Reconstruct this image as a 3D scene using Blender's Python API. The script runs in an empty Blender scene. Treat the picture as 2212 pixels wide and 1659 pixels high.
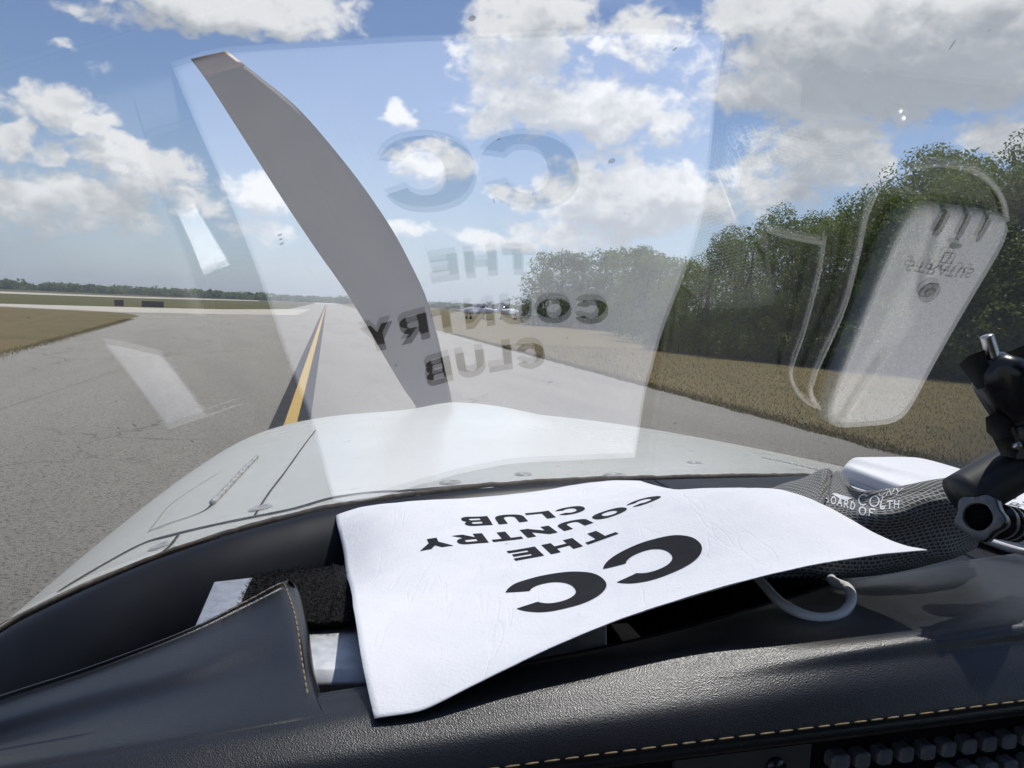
import bpy, bmesh, math, random
import numpy as np
from mathutils import Vector, Matrix, noise

random.seed(7)
RNG = np.random.default_rng(7)
SC = bpy.context.scene
rad = math.radians

# ------------------------------------------------------------------ camera, sky, sun, exposure
EYE = 1.80                                   # camera height above the pavement
FPX = 1923.12 / 1.15732                      # focal length in the pixels of a 2212 px wide view
ROLL, PITCH = rad(2.6), rad(-5.55)
_F = np.array([0, math.cos(PITCH), math.sin(PITCH)])
_R0 = np.array([1.0, 0, 0]); _U0 = np.cross(_R0, _F)
_R = math.cos(ROLL) * _R0 + math.sin(ROLL) * _U0
_U = -math.sin(ROLL) * _R0 + math.cos(ROLL) * _U0
M = np.stack([_R, _U, -_F], 1)               # camera axes -> world
CAM = np.array([0, 0, EYE])

cd = bpy.data.cameras.new('camera'); cam = bpy.data.objects.new('camera', cd); SC.collection.objects.link(cam)
cd.sensor_fit = 'HORIZONTAL'; cd.angle_x = 2 * math.atan(1280 / 1923.12)
cd.clip_start = 0.01; cd.clip_end = 20000
mw = Matrix.Identity(4)
for i in range(3):
    for j in range(3): mw[i][j] = M[i, j]
mw[2][3] = EYE
cam.matrix_world = mw
SC.camera = cam

SUN_EL, SUN_AZ = rad(69), rad(38)
SUN_STRENGTH, SKY_STRENGTH, EXPOSURE = 4.6, 0.110, 0.24
SD = Vector((math.cos(SUN_EL) * math.sin(SUN_AZ), math.cos(SUN_EL) * math.cos(SUN_AZ), math.sin(SUN_EL)))
ld = bpy.data.lights.new('sun', 'SUN'); ld.energy = SUN_STRENGTH; ld.angle = rad(0.53); ld.color = (1, .965, .91)
sun = bpy.data.objects.new('sun', ld); SC.collection.objects.link(sun)
sun.rotation_euler = SD.to_track_quat('Z', 'Y').to_euler()

SC.view_settings.view_transform = 'Standard'; SC.view_settings.look = 'None'
SC.view_settings.exposure = EXPOSURE; SC.view_settings.gamma = 1
SC.render.engine = 'CYCLES'
SC.cycles.use_denoising = True
SC.cycles.max_bounces = 10; SC.cycles.transparent_max_bounces = 24; SC.cycles.glossy_bounces = 4
SC.cycles.diffuse_bounces = 3
SC.cycles.sample_clamp_indirect = 6.0
SC.cycles.use_adaptive_sampling = True; SC.cycles.adaptive_threshold = .012; SC.cycles.adaptive_min_samples = 16


class NT:
    """small wrapper to write node trees briefly"""
    def __init__(s, tree): s.t = tree; s.t.nodes.clear()
    def n(s, kind, **kw):
        nd = s.t.nodes.new(kind)
        for k, v in kw.items(): setattr(nd, k, v)
        return nd
    def put(s, sock, v):
        if hasattr(v, 'is_output'): s.t.links.new(v, sock)
        else:
            if hasattr(sock, 'default_value') and hasattr(sock.default_value, '__len__') and not hasattr(v, '__len__'): v = [v] * len(sock.default_value)
            if hasattr(v, '__len__') and len(v) == 3 and len(sock.default_value) == 4: v = (*v, 1)
            sock.default_value = v
    def m(s, op, a, b=None, c=None, clamp=False):
        nd = s.n('ShaderNodeMath', operation=op, use_clamp=clamp)
        for k, v in enumerate((a, b, c)):
            if v is not None: s.put(nd.inputs[k], v)
        return nd.outputs[0]
    def v(s, op, a, b=None, out=0):
        nd = s.n('ShaderNodeVectorMath', operation=op); s.put(nd.inputs[0], a)
        if b is not None: s.put(nd.inputs[3 if op == 'SCALE' else 1], b)
        return nd.outputs[out]
    def mix(s, f, a, b):
        nd = s.n('ShaderNodeMix', data_type='RGBA'); s.put(nd.inputs[0], f); s.put(nd.inputs[6], a); s.put(nd.inputs[7], b)
        return nd.outputs[2]
    def noise(s, vec, scale, detail=3, rough=.55, dist=0):
        nd = s.n('ShaderNodeTexNoise'); s.put(nd.inputs['Vector'], vec); s.put(nd.inputs['Scale'], scale); s.put(nd.inputs['Detail'], detail)
        s.put(nd.inputs['Roughness'], rough); s.put(nd.inputs['Distortion'], dist)
        return nd
    def ss(s, x, a, b):
        nd = s.n('ShaderNodeMapRange', interpolation_type='SMOOTHSTEP'); s.put(nd.inputs[0], x); s.put(nd.inputs[1], a); s.put(nd.inputs[2], b)
        return nd.outputs[0]
    def link(s, a, b): s.t.links.new(a, b)


# ---- the sky: Nishita sky with broken cumulus, laid out by azimuth and elevation
def azel(px, py):
    d = M @ np.array([(px - 1106) / FPX, -(py - 829.5) / FPX, -1]); d /= np.linalg.norm(d)
    return math.atan2(d[0], d[1]), math.asin(d[2])

CLOUDS = [  # centre (px), half sizes (px), weight
    (450, 5, 330, 62, 1.25), (300, 50, 150, 30, .7), (600, 60, 130, 40, .8), (150, 98, 40, 14, .75), (575, 85, 40, 22, .8),
    (110, 225, 105, 52, 1.0), (195, 268, 55, 26, .95), (20, 300, 60, 38, .95), (105, 333, 50, 26, .85), (240, 160, 40, 18, .35),
    (290, 345, 150, 52, 1.05), (350, 405, 150, 36, .85), (120, 440, 230, 62, 1.1), (60, 490, 190, 28, .95), (545, 420, 130, 60, .85), (570, 500, 95, 26, .75),
    (1150, 60, 170, 95, 1.15), (1100, 140, 150, 60, 1.0), (1400, 70, 110, 62, .95), (1330, 110, 60, 30, .8),
    (1250, 235, 300, 72, 1.2), (1100, 250, 120, 60, 1.0), (870, 250, 55, 34, .85), (930, 345, 130, 62, .85),
    (1390, 430, 290, 92, 1.25), (1280, 390, 130, 60, 1.0), (1110, 425, 70, 44, .95), (900, 497, 52, 30, .8), (1080, 520, 170, 32, .85), (1240, 510, 180, 46, .95),
    (1960, 110, 430, 150, 1.5), (1660, 30, 160, 70, 1.0), (1720, 190, 150, 60, 1.0), (2130, 175, 150, 70, 1.2), (1650, 120, 90, 80, .9),
    (1770, 340, 150, 92, 1.2), (1640, 400, 120, 40, .9), (2160, 310, 95, 52, 1.1), (1300, 330, 160, 26, .5), (780, 470, 60, 20, .45),
    (2600, 200, 260, 160, 1.3), (2700, 420, 200, 70, 1.0), (-250, 200, 220, 70, 1.1), (-300, 420, 230, 60, 1.0), (1500, -150, 260, 60, .8)]

world = bpy.data.worlds.new('World'); SC.world = world; world.use_nodes = True
w = NT(world.node_tree)
geo = w.n('ShaderNodeTexCoord'); DIR = geo.outputs['Generated']
sky = w.n('ShaderNodeTexSky', sky_type='NISHITA', sun_disc=False, sun_elevation=SUN_EL, sun_rotation=SUN_AZ, altitude=0, air_density=1.0, dust_density=.5, ozone_density=1.6)
sep = w.n('ShaderNodeSeparateXYZ'); w.link(DIR, sep.inputs[0])
AZ = w.m('ARCTAN2', sep.outputs[0], sep.outputs[1]); EL = w.m('ARCSINE', sep.outputs[2])


# the cloud field is evaluated at three heights at once (x, y, z of a vector): here, and twice farther up towards the sun
DY1, DY2 = .022, .055
cxy = w.n('ShaderNodeCombineXYZ'); w.put(cxy.inputs[0], AZ); w.put(cxy.inputs[1], w.m('MULTIPLY', EL, 1.35)); CP = cxy.outputs[0]
wn = w.noise(CP, 13, 3, .6)
wv = w.v('SCALE', w.v('SUBTRACT', wn.outputs['Color'], (.5, .5, .5)), .105)
ws = w.n('ShaderNodeSeparateXYZ'); w.link(w.v('ADD', CP, wv), ws.inputs[0])
CX_ = ws.outputs[0]; cy_ = w.m('DIVIDE', ws.outputs[1], 1.35)
c3 = w.n('ShaderNodeCombineXYZ'); w.put(c3.inputs[0], cy_); w.put(c3.inputs[1], w.m('ADD', cy_, DY1)); w.put(c3.inputs[2], w.m('ADD', cy_, DY2)); YV = c3.outputs[0]
def vma(a, b, c):
    nd = w.n('ShaderNodeVectorMath', operation='MULTIPLY_ADD')
    for k, x in enumerate((a, b, c)): w.put(nd.inputs[k], x)
    return nd.outputs[0]
TOT = None
for px, py, rx, ry, wt in CLOUDS:
    a, e = azel(px, py); fx = rx / FPX * 1.08; fy = ry / FPX * 1.12
    dx = w.m('MULTIPLY_ADD', CX_, 1 / fx, -a / fx); dx2 = w.m('MULTIPLY', dx, dx)
    dy = vma(YV, (1 / fy,) * 3, (-e / fy,) * 3); r2 = vma(dy, dy, dx2)
    b = vma(r2, (-wt,) * 3, (wt,) * 3)
    TOT = b if TOT is None else w.v('MAXIMUM', TOT, b)
TOT = w.v('MAXIMUM', TOT, (-.5, -.5, -.5))
ts = w.n('ShaderNodeSeparateXYZ'); w.link(TOT, ts.inputs[0])
NA = 1.95
def nz_at(dz, octv):
    return w.m('MULTIPLY', w.m('SUBTRACT', w.noise(w.v('ADD', CP, (dz * .25, dz * 1.35, 0)), 27, octv, .62, .3).outputs[0], .5), NA)
D0 = w.m('ADD', ts.outputs[0], nz_at(0, 7)); D1 = w.m('ADD', ts.outputs[1], nz_at(DY1, 4)); D2 = w.m('ADD', ts.outputs[2], nz_at(DY2, 3))
cover = w.ss(D0, .24, .86)
thick = w.m('ADD', w.m('MULTIPLY', D1, .5), w.m('MULTIPLY', D2, .5))
shade = w.ss(thick, .15, 1.35)
edge = w.ss(w.m('SUBTRACT', D1, D0), -.25, .40)
ccol = w.mix(shade, (.98, .98, .99), (.44, .47, .51))
ccol = w.mix(w.m('MULTIPLY', edge, .40), ccol, (.50, .54, .60))
# thin haze towards the horizon
hz = w.m('SUBTRACT', 1, w.ss(EL, -.02, .26))
skyc = w.v('SCALE', w.v('MULTIPLY', sky.outputs[0], (.91, .93, 1.05)), SKY_STRENGTH)
skyc = w.mix(w.m('MULTIPLY', hz, .55), skyc, (.48, .59, .72))
cov2 = w.m('MULTIPLY', cover, w.m('MULTIPLY_ADD', w.ss(EL, .0, .10), .65, .3))
fin = w.mix(cov2, skyc, ccol)
bg = w.n('ShaderNodeBackground'); w.link(fin, bg.inputs[0]); bg.inputs[1].default_value = 1.0
world.cycles.sampling_method = 'MANUAL'; world.cycles.sample_map_resolution = 512
wo = w.n('ShaderNodeOutputWorld'); w.link(bg.outputs[0], wo.inputs[0])

# ------------------------------------------------------------------ helpers
def D(px, py): return M @ np.array([(px - 1106) / FPX, -(py - 829.5) / FPX, -1.0])
def Lz(px, py, z):                           # point seen at (px, py), z metres relative to the camera
    d = D(px, py); return d * z / d[2] + CAM
def Ly(px, py, y):
    d = D(px, py); return d * y / d[1] + CAM
def G(px, py, z=0.0):                        # point on the ground
    d = D(px, py); p = d * (-EYE) / d[2] + CAM; return (p[0], p[1], z)
HEAD = rad(-13.7)                            # the aircraft's heading
HD = np.array([math.sin(HEAD), math.cos(HEAD), 0]); RT = np.array([math.cos(HEAD), -math.sin(HEAD), 0])
def A(x, y, z): return RT * x + HD * y + np.array([0, 0, z + EYE])    # aircraft frame: right, forward, up from the camera
def La(px, py, ya):
    d = D(px, py); return d * ya / (d @ HD) + CAM

def material(name, base, rough=.5, metal=0, spec=.5, **kw):
    m = bpy.data.materials.new(name); m.use_nodes = True
    q = NT(m.node_tree); o = q.n('ShaderNodeOutputMaterial'); p = q.n('ShaderNodeBsdfPrincipled')
    q.link(p.outputs[0], o.inputs[0])
    q.put(p.inputs['Base Color'], base); q.put(p.inputs['Roughness'], rough); q.put(p.inputs['Metallic'], metal); q.put(p.inputs['Specular IOR Level'], spec)
    m['_'] = 0
    return m, q, p, o
def coords(q, kind='Object'): return q.n('ShaderNodeTexCoord').outputs[kind]
def bump(q, p, h, strength=.3, dist=.001):
    b = q.n('ShaderNodeBump'); q.put(b.inputs['Strength'], strength); q.put(b.inputs['Distance'], dist); q.put(b.inputs['Height'], h)
    q.link(b.outputs[0], p.inputs['Normal'])
def mottled(name, c1, c2, scale=8, rough=.6, metal=0, spec=.5, bscale=None, bstr=.2, bdist=.001, detail=4):
    m, q, p, o = material(name, c1, rough, metal, spec)
    v = coords(q); nz = q.noise(v, scale, detail)
    q.put(p.inputs['Base Color'], q.mix(q.ss(nz.outputs[0], .32, .68), c1, c2))
    if bscale: bump(q, p, q.noise(v, bscale, 4).outputs[0], bstr, bdist)
    return m

def mesh_obj(name, verts, faces, mat, parent=None, smooth=True, uv=None):
    me = bpy.data.meshes.new(name)
    me.from_pydata([tuple(float(c) for c in v) for v in verts], [], [tuple(int(i) for i in f) for f in faces])
    if uv is not None:
        l = me.uv_layers.new(name='uv')
        idx = np.zeros(len(me.loops), dtype=np.int32); me.loops.foreach_get('vertex_index', idx)
        l.data.foreach_set('uv', np.asarray(uv, dtype=np.float32)[idx].ravel())
    if smooth: me.polygons.foreach_set('use_smooth', [True] * len(me.polygons))
    o = bpy.data.objects.new(name, me); SC.collection.objects.link(o)
    if mat is not None:
        for k in (mat if isinstance(mat, (list, tuple)) else [mat]): me.materials.append(k)
    if parent is not None: o.parent = parent; o.matrix_parent_inverse = Matrix.Translation(parent.location).inverted() if parent.type == 'EMPTY' else Matrix.Identity(4)
    return o
def bm_obj(name, bm, mat, parent=None, smooth=True):
    me = bpy.data.meshes.new(name); bm.normal_update(); bm.to_mesh(me); bm.free()
    if smooth: me.polygons.foreach_set('use_smooth', [True] * len(me.polygons))
    o = bpy.data.objects.new(name, me); SC.collection.objects.link(o); me.materials.append(mat)
    if parent is not None: o.parent = parent; o.matrix_parent_inverse = Matrix.Translation(parent.location).inverted() if parent.type == 'EMPTY' else Matrix.Identity(4)
    return o
def tag(o, label=None, cat=None, group=None, kind=None):
    for k, v in (('label', label), ('category', cat), ('group', group), ('kind', kind)):
        if v: o[k] = v
    return o
def empty(name, loc, label, cat, group=None):
    o = bpy.data.objects.new(name, None); SC.collection.objects.link(o); o.location = loc; o.empty_display_size = .1
    return tag(o, label, cat, group)
def grid_faces(nu, nv, off=0, flip=False):
    f = []
    for j in range(nv - 1):
        for i in range(nu - 1):
            a = off + j * nu + i; q = (a, a + 1, a + nu + 1, a + nu)
            f.append(q[::-1] if flip else q)
    return f
def cr(P, t):                                 # Catmull-Rom through points P (n,k) at parameters t in [0,1]
    P = np.asarray(P, float); n = len(P)
    if n == 2: return P[0] + (P[1] - P[0]) * np.asarray(t)[:, None]
    E = np.vstack([2 * P[0] - P[1], P, 2 * P[-1] - P[-2]])
    x = np.clip(np.asarray(t) * (n - 1), 0, n - 1 - 1e-9); i = x.astype(int); u = (x - i)[:, None]
    p0, p1, p2, p3 = E[i], E[i + 1], E[i + 2], E[i + 3]
    return .5 * (2 * p1 + (p2 - p0) * u + (2 * p0 - 5 * p1 + 4 * p2 - p3) * u ** 2 + (3 * p1 - p0 - 3 * p2 + p3) * u ** 3)
def cr_arc(P, n):
    P = np.asarray(P, float); t = np.linspace(0, 1, 40 * len(P)); Q = cr(P, t)
    L = np.r_[0, np.cumsum(np.linalg.norm(np.diff(Q, axis=0), axis=1))]
    return np.stack([np.interp(np.linspace(0, L[-1], n), L, Q[:, k]) for k in range(Q.shape[1])], 1)
def loft(rows, nu, nv, arc=False):
    R_ = [(cr_arc(r, nu) if arc else cr(r, np.linspace(0, 1, nu))) for r in rows]
    S_ = np.stack(R_, 0); t = np.linspace(0, 1, nv)
    return np.stack([cr(S_[:, i], t) for i in range(nu)], 1)          # nv, nu, 3
def tube_verts(path, radius, n=10, cap=True):
    path = np.asarray(path, float); m = len(path); rr = np.broadcast_to(radius, (m,))
    T = np.gradient(path, axis=0); T /= np.linalg.norm(T, axis=1)[:, None]
    up = np.array([0, 0, 1.0]) if abs(T[0][2]) < .9 else np.array([1.0, 0, 0])
    V = []; F = []; nrm = np.cross(T[0], up); nrm /= np.linalg.norm(nrm)
    for k in range(m):
        nrm = nrm - T[k] * (nrm @ T[k]); nrm /= np.linalg.norm(nrm); b = np.cross(T[k], nrm)
        for j in range(n):
            a = 2 * math.pi * j / n; V.append(path[k] + rr[k] * (math.cos(a) * nrm + math.sin(a) * b))
    for k in range(m - 1):
        for j in range(n):
            F.append((k * n + j, k * n + (j + 1) % n, (k + 1) * n + (j + 1) % n, (k + 1) * n + j))
    if cap: F.append(tuple(range(n))[::-1]); F.append(tuple((m - 1) * n + j for j in range(n)))
    return V, F
class MB:
    def __init__(s): s.v = []; s.f = []
    def add(s, V, F):
        o = len(s.v); s.v += [tuple(x) for x in V]; s.f += [tuple(i + o for i in f) for f in F]; return s
    def tube(s, path, r, n=10): return s.add(*tube_verts(path, r, n))
    def box(s, c, ax, ay, az):               # centre and three half-axis vectors
        c, ax, ay, az = map(np.asarray, (c, ax, ay, az)); V = []
        for k in (-1, 1):
            for j in (-1, 1):
                for i in (-1, 1): V.append(c + i * ax + j * ay + k * az)
        return s.add(V, [(0, 2, 3, 1), (4, 5, 7, 6), (0, 1, 5, 4), (2, 6, 7, 3), (0, 4, 6, 2), (1, 3, 7, 5)])
    def build(s, name, mat, parent=None, smooth=False): return mesh_obj(name, s.v, s.f, mat, parent, smooth)
def bevel(o, wdt, seg=2):
    m = o.modifiers.new('bevel', 'BEVEL'); m.width = wdt; m.segments = seg; m.limit_method = 'ANGLE'; m.angle_limit = rad(35)
    o.data.polygons.foreach_set('use_smooth', [True] * len(o.data.polygons)); return o

# ------------------------------------------------------------------ materials
def leather(name, c, rough, bs, bscale, spec=.5):
    m, q, p, o = material(name, c, rough, 0, spec); v = coords(q)
    vo = q.n('ShaderNodeTexVoronoi'); q.put(vo.inputs['Vector'], v); q.put(vo.inputs['Scale'], bscale)
    h = q.m('ADD', q.m('MULTIPLY', vo.outputs['Distance'], .8), q.noise(v, bscale * .5, 5, .65).outputs[0])
    bump(q, p, h, bs, .0006)
    dust = q.noise(v, 900, 2).outputs[0]; big = q.noise(v, 14, 3).outputs[0]
    sp = q.m('MULTIPLY', q.ss(dust, .74, .80), .35)
    base = q.mix(q.ss(big, .3, .7), c, tuple(x * 1.5 for x in c))
    q.put(p.inputs['Base Color'], q.mix(sp, base, (.3, .3, .3)))
    q.put(p.inputs['Roughness'], q.m('MULTIPLY_ADD', q.noise(v, 40, 3).outputs[0], .14, rough - .07))
    return m
LEATHER = leather('black_leather', (.0070, .0076, .0092), .33, .22, 2300, .58)
LEATHER2 = leather('black_vinyl_pad', (.010, .011, .014), .42, .10, 2600, .22)
MATTE = mottled('recess_black', (.006, .006, .007), (.010, .010, .011), 30, .95, spec=.03)
ALU = None
def mk_alu():
    m, q, p, o = material('aluminium', (.62, .63, .65), .33, 1.0); v = coords(q)
    sc = q.n('ShaderNodeMapping'); q.put(sc.inputs['Scale'], (14, 300, 14)); q.link(v, sc.inputs[0])
    n1 = q.noise(sc.outputs[0], 1, 5, .7).outputs[0]; n2 = q.noise(v, 160, 4).outputs[0]
    q.put(p.inputs['Roughness'], q.m('MULTIPLY_ADD', n1, .25, .42)); q.put(p.inputs['Base Color'], q.mix(q.ss(n2, .35, .75), (.55, .56, .58), (.42, .43, .45)))
    bump(q, p, n1, .12, .0004); return m
ALU = mk_alu()
FOAM = mottled('black_foam', (.004, .004, .005), (.03, .03, .03), 900, .95, spec=.1, bscale=1200, bstr=1, bdist=.002)
THREAD = mottled('tan_thread', (.27, .20, .11), (.17, .125, .07), 800, .75)
PLASTIC = mottled('black_plastic', (.010, .010, .012), (.014, .014, .016), 60, .26)
STEEL = mottled('steel', (.55, .54, .52), (.4, .4, .39), 300, .28, 1.0)
CAP = mottled('grey_switch_cap', (.13, .13, .14), (.09, .09, .095), 200, .5)
WIRE = mottled('white_cable', (.62, .61, .60), (.5, .49, .48), 60, .45)
INK = mottled('black_print', (.006, .006, .007), (.010, .010, .011), 300, .6, spec=.15)
WHITEINK = mottled('white_print', (.72, .73, .75), (.6, .6, .62), 500, .8)
GREYINK = mottled('grey_print', (.10, .10, .105), (.14, .14, .145), 300, .6)

def mk_cowl():
    m, q, p, o = material('cowl_paint', (.52, .53, .50), .28, 0, .5); v = coords(q)
    a = q.noise(v, 5, 5, .6).outputs[0]; b = q.noise(v, 55, 5, .7).outputs[0]; c = q.noise(v, 420, 2).outputs[0]
    st = q.n('ShaderNodeMapping'); q.put(st.inputs['Scale'], (30, 3.0, 30)); q.put(st.inputs['Rotation'], (0, 0, HEAD)); q.link(v, st.inputs[0])
    s1 = q.noise(st.outputs[0], 2.2, 4, .6).outputs[0]
    col = q.mix(q.ss(a, .3, .7), (.70, .70, .645), (.61, .61, .56))
    col = q.mix(q.m('MULTIPLY', q.ss(s1, .52, .75), .25), col, (.54, .54, .49))
    col = q.mix(q.m('MULTIPLY', q.ss(b, .61, .72), .6), col, (.22, .21, .18))
    col = q.mix(q.m('MULTIPLY', q.ss(c, .70, .76), .75), col, (.10, .09, .08))
    q.put(p.inputs['Base Color'], col); q.put(p.inputs['Roughness'], q.m('MULTIPLY_ADD', a, .25, .18))
    bump(q, p, q.noise(v, 6, 2).outputs[0], .12, .006)
    q.put(p.inputs['Coat Weight'], .2); q.put(p.inputs['Coat Roughness'], .12)
    return m
COWL = mk_cowl()
SEAL = mottled('dark_seam', (.035, .036, .042), (.07, .068, .062), 120, .6)
PUTTY = mottled('brown_edge', (.11, .085, .06), (.05, .04, .032), 200, .8)
METALW = mottled('painted_hinge', (.50, .50, .48), (.34, .34, .33), 200, .35)

def mk_glass():
    m = bpy.data.materials.new('windshield_acrylic'); m.use_nodes = True; q = NT(m.node_tree)
    o = q.n('ShaderNodeOutputMaterial'); tr = q.n('ShaderNodeBsdfTransparent'); gl = q.n('ShaderNodeBsdfGlossy'); df = q.n('ShaderNodeBsdfDiffuse')
    g = q.n('ShaderNodeNewGeometry'); v = coords(q)
    c = q.m('ABSOLUTE', q.v('DOT_PRODUCT', g.outputs['Normal'], g.outputs['Incoming'], 1))
    F0 = .155
    fr = q.m('MULTIPLY_ADD', q.m('POWER', q.m('SUBTRACT', 1, c), 5), 1 - F0, F0)
    gl.inputs['Roughness'].default_value = 0.0; q.put(tr.inputs[0], (.985, .99, .988))
    mx = q.n('ShaderNodeMixShader'); q.link(fr, mx.inputs[0]); q.link(tr.outputs[0], mx.inputs[1]); q.link(gl.outputs[0], mx.inputs[2])
    # specks, small scratches and smears in the acrylic
    wv = q.v('ADD', v, q.v('SCALE', q.noise(v, 60, 2).outputs['Color'], .01))
    vo = q.n('ShaderNodeTexVoronoi', feature='F1'); q.put(vo.inputs['Vector'], wv); q.put(vo.inputs['Scale'], 85)
    size = q.noise(v, 37, 2).outputs[0]
    sp = q.m('MULTIPLY', q.m('LESS_THAN', vo.outputs['Distance'], q.m('MULTIPLY', q.ss(size, .52, .8), .17)), .5)
    mp = q.n('ShaderNodeMapping'); q.put(mp.inputs['Scale'], (1, .13, .3)); q.put(mp.inputs['Rotation'], (.4, .2, .7)); q.link(v, mp.inputs[0])
    v2 = q.n('ShaderNodeTexVoronoi', feature='F1'); q.put(v2.inputs['Vector'], mp.outputs[0]); q.put(v2.inputs['Scale'], 170)
    sc = q.m('MULTIPLY', q.m('LESS_THAN', v2.outputs['Distance'], q.m('MULTIPLY', q.ss(q.noise(v, 23, 2).outputs[0], .56, .85), .16)), .35)
    film = q.m('MULTIPLY', q.ss(q.noise(v, 9, 5, .65).outputs[0], .35, .8), .012)
    dirt = q.m('MINIMUM', q.m('ADD', q.m('ADD', sp, sc), film), .6)
    q.put(df.inputs[0], q.mix(q.noise(v, 140, 1).outputs[0], (.02, .02, .02), (.5, .5, .5)))
    m2 = q.n('ShaderNodeMixShader'); q.link(dirt, m2.inputs[0]); q.link(mx.outputs[0], m2.inputs[1]); q.link(df.outputs[0], m2.inputs[2])
    q.link(m2.outputs[0], o.inputs[0]); return m
GLASS = mk_glass()

def mk_paper():
    m, q, p, o = material('paper', (.80, .80, .82), .6, 0, .3); v = coords(q)
    a = q.noise(v, 45, 4).outputs[0]; sm = q.noise(v, 120, 4, .7).outputs[0]
    col = q.mix(q.ss(a, .3, .7), (.70, .70, .725), (.66, .665, .70))
    col = q.mix(q.m('MULTIPLY', q.ss(sm, .68, .76), .3), col, (.45, .45, .50))
    q.put(p.inputs['Base Color'], col); mp = q.n('ShaderNodeMapping'); q.put(mp.inputs['Scale'], (60, 9, 60)); q.put(mp.inputs['Rotation'], (0, 0, .9)); q.link(v, mp.inputs[0])
    cr_ = q.ss(q.m('ABSOLUTE', q.m('SUBTRACT', q.noise(mp.outputs[0], .6, 3).outputs[0], .5)), 0, .012)
    sc2 = q.m('MULTIPLY', q.ss(q.noise(mp.outputs[0], 3.1, 4, .7).outputs[0], .66, .72), .3); col = q.mix(sc2, col, (.42, .42, .47)); q.put(p.inputs['Base Color'], col)
    bump(q, p, q.m('ADD', q.m('ADD', q.m('MULTIPLY', q.noise(v, 24, 4).outputs[0], 4), q.noise(v, 700, 3).outputs[0]), q.m('MULTIPLY', cr_, .5)), .3, .0008); return m
PAPER = mk_paper()

# ------------------------------------------------------------------ the aircraft we sit in
aircraft = empty('light_aircraft', A(.27, .5, -EYE), 'white light aircraft seen from its cockpit, long cowling and dark propeller blade ahead', 'aircraft')

# cowling surface: fitted stations
CX, CZB, CS1, CC1, CW, CHD, CPW, CBA, CBW, CBY = .2701, -.1246, .0623, .0469, .527, .2332, 2.674, .0195, .0798, 1.069
def cowl_z(x, y):
    x = np.asarray(x, float); y = np.asarray(y, float)
    t = np.clip((y - .5) / 1.2, -.3, 1); zc = CZB - CS1 * t - CC1 * t ** 2
    a = np.clip(np.abs(x - CX) / CW, 0, .9999)
    z = zc - CHD * (1 - (1 - a ** CPW) ** (1 / CPW))
    return z + CBA * np.exp(-((x - CX) / CBW) ** 2) / (1 + np.exp(-(y - CBY) / .06))
# ---- the windshield: a shallow curved sheet, 35 degrees from the horizontal
S = .2737
def nrm(a): a = np.asarray(a, float); return a / np.linalg.norm(a)
GN = nrm([-.21756645, .87432939, -.43383517]); GA = np.array([1., 0, 0]); GA = nrm(GA - GN * (GN @ GA)); GB = np.cross(GN, GA)
GO = np.array([-.01952793, -.02152355, -1.53893938])
GK = (-.12457154, -.05303301, -.02615583, .03602228, .08158914, -.00758387)
def glass_h(u, v):
    uc = np.clip(u, -1.35, 1.35); vc = np.clip(v, -1.35, 1.1); k = GK
    h = k[0] * uc * uc + k[1] * uc * vc + k[2] * vc * vc + k[3] * uc ** 3 + k[4] * uc * uc * vc + k[5] * uc * vc * vc
    hu = 2 * k[0] * uc + k[1] * vc + 3 * k[3] * uc * uc + 2 * k[4] * uc * vc + k[5] * vc * vc
    hv = k[1] * uc + 2 * k[2] * vc + k[4] * uc * uc + 2 * k[5] * uc * vc
    return h + hu * (u - uc) + hv * (v - vc)
def glass_p(u, v, off=0.0):                    # off in metres, outwards
    return M @ (GO + u * GA + v * GB + (glass_h(u, v) + off / S) * GN) * S + CAM
# the seam where the windshield meets the cowling (aircraft frame: x, y)
SEAM = [(-.178, .481), (-.155, .481), (-.125, .485), (-.095, .495), (-.056, .505), (-.021, .514), (.007, .520), (.076, .527), (.136, .534), (.195, .540), (.27, .545)]
SEAM = [(-.257, .36), (-.235, .43), (-.21, .465)] + SEAM
SEAM = [p for p in SEAM if p[0] < .20]
def meet(u):
    lo, hi = -.6, 2.2
    for _ in range(40):
        v = .5 * (lo + hi); p = glass_p(u, v) - CAM
        if p[2] > float(cowl_z(p @ RT, p @ HD)): lo = v
        else: hi = v
    p = glass_p(u, v) - CAM; return (float(p @ RT), float(p @ HD))
_m = [meet(u) for u in np.linspace(.2, 1.9, 24)]
SEAM += [p for p in _m if .235 < p[0] < .72][::2]
print('seam', [(round(a, 3), round(b, 3)) for a, b in SEAM])
seamP = cr_arc(np.array(SEAM), 161)
def seam_z(x, y): return cowl_z(x, y)

nu, nv = 161, 70
V = []; ang = np.linspace(-1, 1, nu)
for j in range(nv):
    t = j / (nv - 1)
    for i in range(nu):
        # cross sections at equal arc parameter so the flanks are well covered
        sx = math.copysign(abs(ang[i]) ** .9, ang[i]); a = math.sin(sx * math.pi / 2)
        x = CX + CW * a * .99995
        y0 = np.interp(x, seamP[:, 0], seamP[:, 1]) - .004
        y = y0 + (1.60 - y0) * t
        V.append(A(x, y, float(cowl_z(x, y))))
F_ = grid_faces(nu, nv)
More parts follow.
